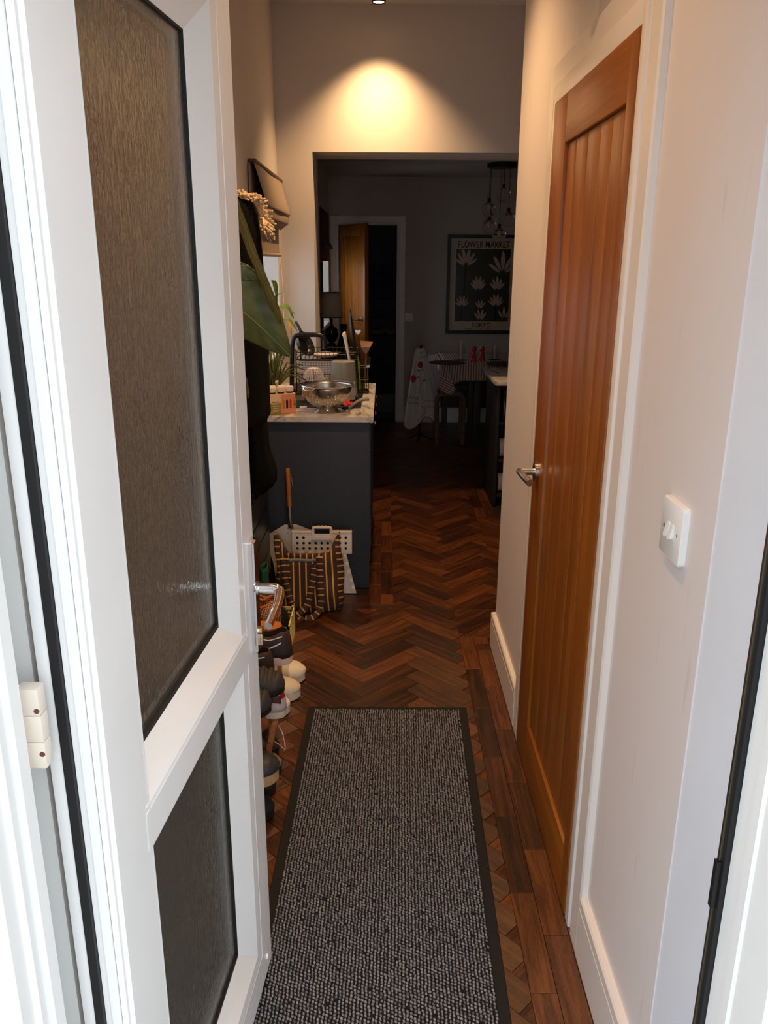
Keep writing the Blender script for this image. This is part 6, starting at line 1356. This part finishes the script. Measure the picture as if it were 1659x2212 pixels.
# ------------------------------------------------------------------ dining table set
TX0, TX1, TY0, TY1, TZ = 0.505, 1.75, 7.05, 7.85, 0.745
tb = thing('dining_table', 'dark wooden dining table under a striped cloth', 'table', (1.1, 7.45, 0))
m = MB(); m.box((TX0+0.01, TY0+0.01, TZ-0.03), (TX1-0.01, TY1-0.01, TZ-0.002), 0.003); obj('tabletop', m, M_DW, tb)
m = MB(); m.box((TX0+0.10, TY0+0.10, TZ-0.12), (TX1-0.1, TY0+0.12, TZ-0.031)); obj('apron', m, M_DW, tb, smooth=0)
for x in (TX0+0.33, TX1-0.1):
    for y in (TY0+0.2, TY1-0.08): m = MB(); m.box((x-0.03, y-0.03, 0.001), (x+0.03, y+0.03, TZ-0.031), 0.004); obj('leg', m, M_DW, tb)
M_TC = stripe_mat('ticking_stripe', (206, 188, 180), (140, 96, 92), 0.022, 0.42)
tc_ = thing('tablecloth', 'pink and white striped cloth over the dining table', 'tablecloth', (1.1, 7.45, TZ))
m = MB(); m.grid(lambda u, v: Vector((TX0+(TX1-TX0)*u, TY0+(TY1-TY0)*v, TZ+0.001)), 20, 8, uvfn=lambda u, v: (u*(TX1-TX0), 0)); obj('top', m, M_TC, tc_, thick=0.001)
def drop(u, v):
    x = TX0-0.004+(TX1-TX0+0.008)*u; h = 0.155+0.09*max(0, 1-u*7)**1.2; return Vector((x, TY0-0.006-0.010*math.sin(u*34)*v-0.01*v, TZ+0.001-h*v))
m = MB(); m.grid(drop, 80, 6, uvfn=lambda u, v: (u*(TX1-TX0)+0.03*v*max(0, 1-u*6), 0)); obj('front_drop', m, M_TC, tc_, thick=0.0015, smooth=60)
def ldrop(u, v): y = TY0-0.004+(TY1-TY0)*u; h = 0.13+0.12*max(0, 1-u*4); return Vector((TX0-0.006-0.008*math.sin(u*20)*v, y, TZ+0.001-h*v))
m = MB(); m.grid(ldrop, 40, 6, uvfn=lambda u, v: (v*0.16, 0)); obj('side_drop', m, M_TC, tc_, thick=0.0015, smooth=60)
cf = [atY(946, 836, TY0-0.02), atY(950, 812, TY0-0.02), atY(975, 822, TY0-0.03), atY(984, 842, TY0-0.03), atY(975, 853, TY0-0.03), atY(962, 848, TY0-0.03)]
m = MB(); m.add(cf, [tuple(range(6))], [[(p.z*1.0+p.x*0.5, 0) for p in cf]]); obj('corner_fold', m, M_TC, tc_, thick=0.002, smooth=0)
zt_ = TZ+0.0025
for i, (x, y, lab) in enumerate(((966, 784, 'dark round placemat near the hung embroidered cloth'), (1090, 786, 'dark round placemat beside the second candle glass'))):
    c = atZ(x, y, zt_); m = MB(); m.lathe([(0.0001, 0), (0.155, 0), (0.155, 0.004), (0.0001, 0.004)], c, seg=40); one('placemat', m, mat('placemat_dark', (50, 38, 32), 0.6), lab, 'placemat', c, 'placemats on the dining table')
M_MILL = mat('red_lacquer', (190, 30, 44), 0.25)
for i, (x, y, lab) in enumerate(((1023, 781, 'red wooden pepper mill next to the first candle glass'), (1041, 779, 'red wooden salt mill next to the second candle glass'))):
    c = atZ(x, y, zt_); h = atY(x, 746, c.y).z-zt_; t = thing('pepper_mill' if i == 0 else 'salt_mill', lab, 'mill', c, 'red mills on the dining table')
    m = MB(); m.lathe([(0.0001, 0), (0.024, 0), (0.024, 0.02*h/0.13), (0.021, 0.2*h), (0.025, 0.28*h), (0.017, 0.5*h), (0.014, 0.6*h), (0.022, 0.68*h), (0.023, 0.8*h), (0.017, 0.93*h), (0.0001, 0.94*h)], c, seg=24); obj('mill_body', m, M_MILL, t)
    m = MB(); m.sphere(c+Vector((0, 0, h*0.97)), 0.007, 10, 8); obj('top_knob', m, M_STEEL, t)
for i, (x, y, yt, lab) in enumerate(((996, 778, 745, 'clear candle glass to the left of the red mills'), (1069, 777, 752, 'clear candle glass beyond the red mills'))):
    c = atZ(x, y, zt_); h = atY(x, yt, c.y).z-zt_; t = thing('candle_glass', 'clear glass candle holder between placemat and red pepper mill' if i == 0 else 'clear glass candle holder beyond the red salt mill', 'candle holder', c)
    m = MB(); m.lathe([(0.0001, 0.0), (0.05, 0.0), (0.052, 0.006), (0.0001, 0.006)], c, seg=28); obj('saucer', m, M_BLACK, t)
    m = MB(); m.lathe([(0.026, 0.006), (0.032, h*0.5), (0.030, h), (0.028, h), (0.030, h*0.5), (0.024, 0.008), (0.0001, 0.008)], c, seg=24); obj('glass', m, mat('globe_glass', (250, 250, 250), 0.01, trans=1.0, ior=1.12), t)
    m = MB(); m.cyl(c+Vector((0.0, 0, 0.009)), c+Vector((0.0, 0, h*1.28)), 0.010, seg=14); obj('candle', m, mat('candle_wax', (206, 180, 168), 0.5), t)
# bent-ply stool tucked under the table
bn = thing('plywood_stool', 'bent plywood stool tucked under the striped tablecloth', 'stool', (0.6, 7.2, 0)); M_PLY = wood_mat('ply_wood', (74, 52, 40), (98, 72, 56), (116, 88, 70), 0.5, axis=(1.2, 14, 14))
Yb = 7.16; sx0, sx1, sz = atY(944, 850, Yb).x, atY(1003, 850, Yb).x, atY(975, 850, Yb).z
for k, yy_ in enumerate((Yb, Yb+0.26)):
    path = catmull([(sx0+0.004, yy_, 0.002), (sx0, yy_, sz-0.09), (sx0+0.008, yy_, sz-0.035), (sx0+0.045, yy_, sz-0.012), (sx0+0.10, yy_, sz-0.010), (sx1-0.10, yy_, sz-0.010), (sx1-0.045, yy_, sz-0.012), (sx1-0.008, yy_, sz-0.035), (sx1, yy_, sz-0.09), (sx1-0.004, yy_, 0.002)], 6)
    m = MB(); m.tube(path, lambda t: (0.017, 0.020), 10, flat=(0, 1, 0)); obj('bent_leg_frame', m, M_PLY, bn)
m = MB(); m.box((sx0+0.03, Yb-0.02, sz-0.004), (sx1-0.03, Yb+0.28, sz+0.012), 0.006); obj('seat', m, M_PLY, bn)
# white radiator
wr = thing('radiator', 'cream panel radiator on the wall behind the dining table', 'radiator', (1.0, 8.2, 0.17)); rx0, rx1 = atY(926, 765, 8.19).x, 1.5; rz1 = atY(930, 766, 8.19).z
m = MB(); m.box((rx0, 8.19, 0.20), (rx1, 8.235, rz1), 0.006); obj('panel', m, M_GLOSS, wr)
for k in range(26): x = rx0+0.02+(rx1-rx0-0.04)*k/25; m = MB(); m.box((x-0.008, 8.184, 0.23), (x+0.008, 8.1905, rz1-0.04), 0.002); obj('flute', m, M_GLOSS, wr)
m = MB(); m.box((rx0-0.001, 8.186, rz1-0.012), (rx1+0.001, 8.24, rz1+0.002), 0.002); obj('top_grille', m, M_GLOSS, wr)
# dark bench panel below the radiator line
m = MB(); m.box((0.56, 7.955, 0.20), (1.7, 7.985, 0.60), 0.003); bk = thing('dining_bench', 'dark red-brown bench against the wall behind the table', 'bench', (1.1, 7.97, 0)); obj('back_panel', m, mat('red_brown_wood', (60, 24, 18), 0.5), bk)
m = MB(); m.box((0.56, 7.86, 0.40), (1.7, 7.954, 0.43), 0.003); obj('seat', m, MATS['red_brown_wood'], bk)
for x in (0.60, 0.92, 1.66): m = MB(); m.box((x-0.025, 7.93, 0.001), (x+0.025, 7.954, 0.399)); m.box((x-0.025, 7.955, 0.001), (x+0.025, 7.985, 0.199)); obj('leg', m, M_DW, bk, smooth=0)

# ------------------------------------------------------------------ embroidered cloth on a slim stand
Yc = 7.33
cs = thing('cloth_stand', 'slim dark stand with a round knob beside the dining table', 'stand', (atY(911, 900, Yc).x, Yc, 0)); kx = atY(909, 748, Yc)
m = MB(); m.tube([(kx.x, Yc, 0.01), (kx.x, Yc, kx.z)], 0.008, 8); obj('pole', m, M_BLACK, cs)
m = MB(); m.sphere(kx, 0.014, 12, 8); obj('knob', m, M_BLACK, cs)
for a in (0.3, 2.4, 4.5): m = MB(); m.tube([(kx.x, Yc, 0.06), (kx.x+0.13*math.cos(a), Yc+0.13*math.sin(a), 0.006)], 0.006, 8); obj('foot', m, M_BLACK, cs)
tw = thing('embroidered_cloth', 'white cloth embroidered with red flowers and green zigzags', 'cloth', (kx.x, Yc, 0.06))
wtab = [(752, 899, 916), (765, 895, 921), (800, 890, 930), (840, 883, 942), (870, 879, 950), (900, 873, 953), (912, 872, 953)]
def cw(u, v):
    y = 752+(912-752)*v; l = interp([(a, b) for a, b, c in wtab], y); r = interp([(a, c) for a, b, c in wtab], y)
    bot = 14*math.sin(PI*(u*2.2+0.15))*max(0, (v-0.75)/0.25) if u < 0.8 else -4*max(0, (v-0.75)/0.25)
    p = atY(l+(r-l)*u, y+bot, Yc); p.y = Yc-0.025-(0.05*v)*math.sin(PI*u)-0.022*v*math.sin(u*17+1); return p
m = MB(); m.grid(cw, 60, 40); obj('cloth_front', m, mat('white_linen', (214, 206, 196), 0.85, bump=0.15, bscale=300), tw, thick=0.0015, smooth=80)
m = MB(); m.grid(lambda u, v: (lambda p: Vector((p.x, 2*Yc-p.y-0.01, p.z+0.02*v)))(cw(u, v)), 40, 24); obj('cloth_back', m, MATS['white_linen'], tw, thick=0.0015, smooth=80)
def on(px, py, d=0.004):
    v = (py-752)/160; l = interp([(a, b) for a, b, c in wtab], py); r = interp([(a, c) for a, b, c in wtab], py); u = min(0.98, max(0.02, (px-l)/(r-l))); p = cw(u, min(1, max(0, v))); q = atY(px, py, p.y-d); return q
def stitch(pts, r, m_, name='embroidery'): m = MB(); m.tube([on(*p) for p in pts], r, 5); obj(name, m, m_, tw)
E_G = mat('thread_green', (32, 52, 40), 0.8); E_R = mat('thread_red', (176, 22, 50), 0.7); E_O = mat('thread_orange', (206, 60, 40), 0.7); E_L = mat('thread_olive', (104, 98, 34), 0.7); E_B = mat('thread_blue', (120, 126, 156), 0.7)
for yb in (858, 870):
    stitch([(880+k*3.6, yb+(2.4 if k % 2 else -2.4)+k*0.25) for k in range(8)], 0.0022, E_G); stitch([(918+k*3.6, yb+8+(2.2 if k % 2 else -2.2)) for k in range(10)], 0.0022, E_G)
stitch([(904, 770), (908, 776), (913, 768), (917, 773), (920, 767)], 0.002, E_G); stitch([(906, 764), (911, 761), (915, 759)], 0.002, E_G)
for c, rr_, m_, ky in (((908, 788), 5.5, E_R, 6), ((893, 818), 7, E_O, 7)):
    for k in range(ky):
        a = 2*PI*k/ky; q = (c[0]+rr_*0.55*math.cos(a), c[1]+rr_*0.7*math.sin(a)); p = on(*q); m = MB(); m.sphere(p, 0.0125, 8, 6, (1, 0.25, 1.2)); obj('embroidered_petal', m, m_, tw)
p = on(893, 818, 0.007); m = MB(); m.sphere(p, 0.009, 8, 6, (1, 0.3, 1)); obj('embroidered_petal', m, E_R, tw)
for q in ((904, 800), (912, 799), (904, 815), (916, 822)): p = on(*q); m = MB(); m.sphere(p, 0.011, 8, 6, (1.3, 0.2, 0.6)); obj('embroidered_leaf', m, E_L, tw)
stitch([(908, 798), (907, 815), (905, 840), (904, 856)], 0.0014, E_B); stitch([(915, 823), (908, 835), (905, 850)], 0.0014, E_B)
m = MB(); m.tube([cw(k/40*0.78, 1.0)+Vector((0, -0.003, 0)) for k in range(41)], 0.003, 5); obj('red_hem', m, E_R, tw)
stitch([(902, 877), (912, 879), (919, 884), (920, 890), (910, 899), (902, 908)], 0.0022, E_R, 'red_hem')

# ------------------------------------------------------------------ stairs beyond the far doorway
stv = thing('staircase', 'dark carpeted stairs rising beyond the far doorway', 'stairs', (0.1, 8.9, 0)); M_CARPET = mat('dark_carpet', (56, 52, 54), 0.95, bump=0.4, bscale=300)
for k in range(8):
    m = MB(); m.box((-0.30, 8.75+k*0.21, 0.001), (0.99, 8.955+k*0.21, 0.19*(k+1)), 0.015); obj('step', m, M_CARPET, stv)
m = MB(); m.box((-0.79, 8.62, 0.001), (-0.31, 8.66, 1.12)); m.box((-0.79, 8.60, 1.12), (-0.31, 8.68, 1.14), 0.003); one('half_wall', m, mat('stair_panel', (120, 118, 114), 0.7), 'grey panelled half wall below the stair rail', 'half wall', (-0.55, 8.64, 0), smooth=0)
m = MB(); c = atY(830, 742, 8.95); m.grid(lambda u, v: Vector((c.x-0.16+0.36*u, 9.40+0.12*v, 0.782+0.06*math.sin(PI*u)**0.5*math.sin(PI*v)**0.5+0.012*math.sin(u*17))), 24, 10); one('folded_jacket', m, mat('jacket_brown', (96, 76, 64), 0.9), 'brown jacket dropped on the dark stairs', 'jacket', (c.x, 9.45, 0.765), smooth=80, thick=0.008)

# ------------------------------------------------------------------ glass wall light above the oak door
wl = thing('wall_light', 'clear glass wall light above the oak door frame', 'wall light', (XR, 1.99, 2.26))
m = MB(); m.cyl((XR, 1.99, 2.30), (XR-0.02, 1.99, 2.30), 0.045, seg=24); obj('back_plate', m, M_CHROME, wl)
m = MB(); m.tube([(XR-0.02, 1.99, 2.30), (XR-0.07, 1.99, 2.30)], 0.008, 8); m.cyl((XR-0.07, 1.99, 2.26), (XR-0.07, 1.99, 2.32), 0.018); obj('arm', m, M_CHROME, wl)
m = MB(); m.lathe([(0.038, -0.13), (0.040, -0.06), (0.036, 0.0), (0.034, 0.0), (0.038, -0.06), (0.036, -0.13), (0.038, -0.13)], (XR-0.07, 1.99, 2.30), seg=28); obj('glass_shade', m, mat('globe_glass', (250, 250, 250), 0.01, trans=1.0, ior=1.12), wl)
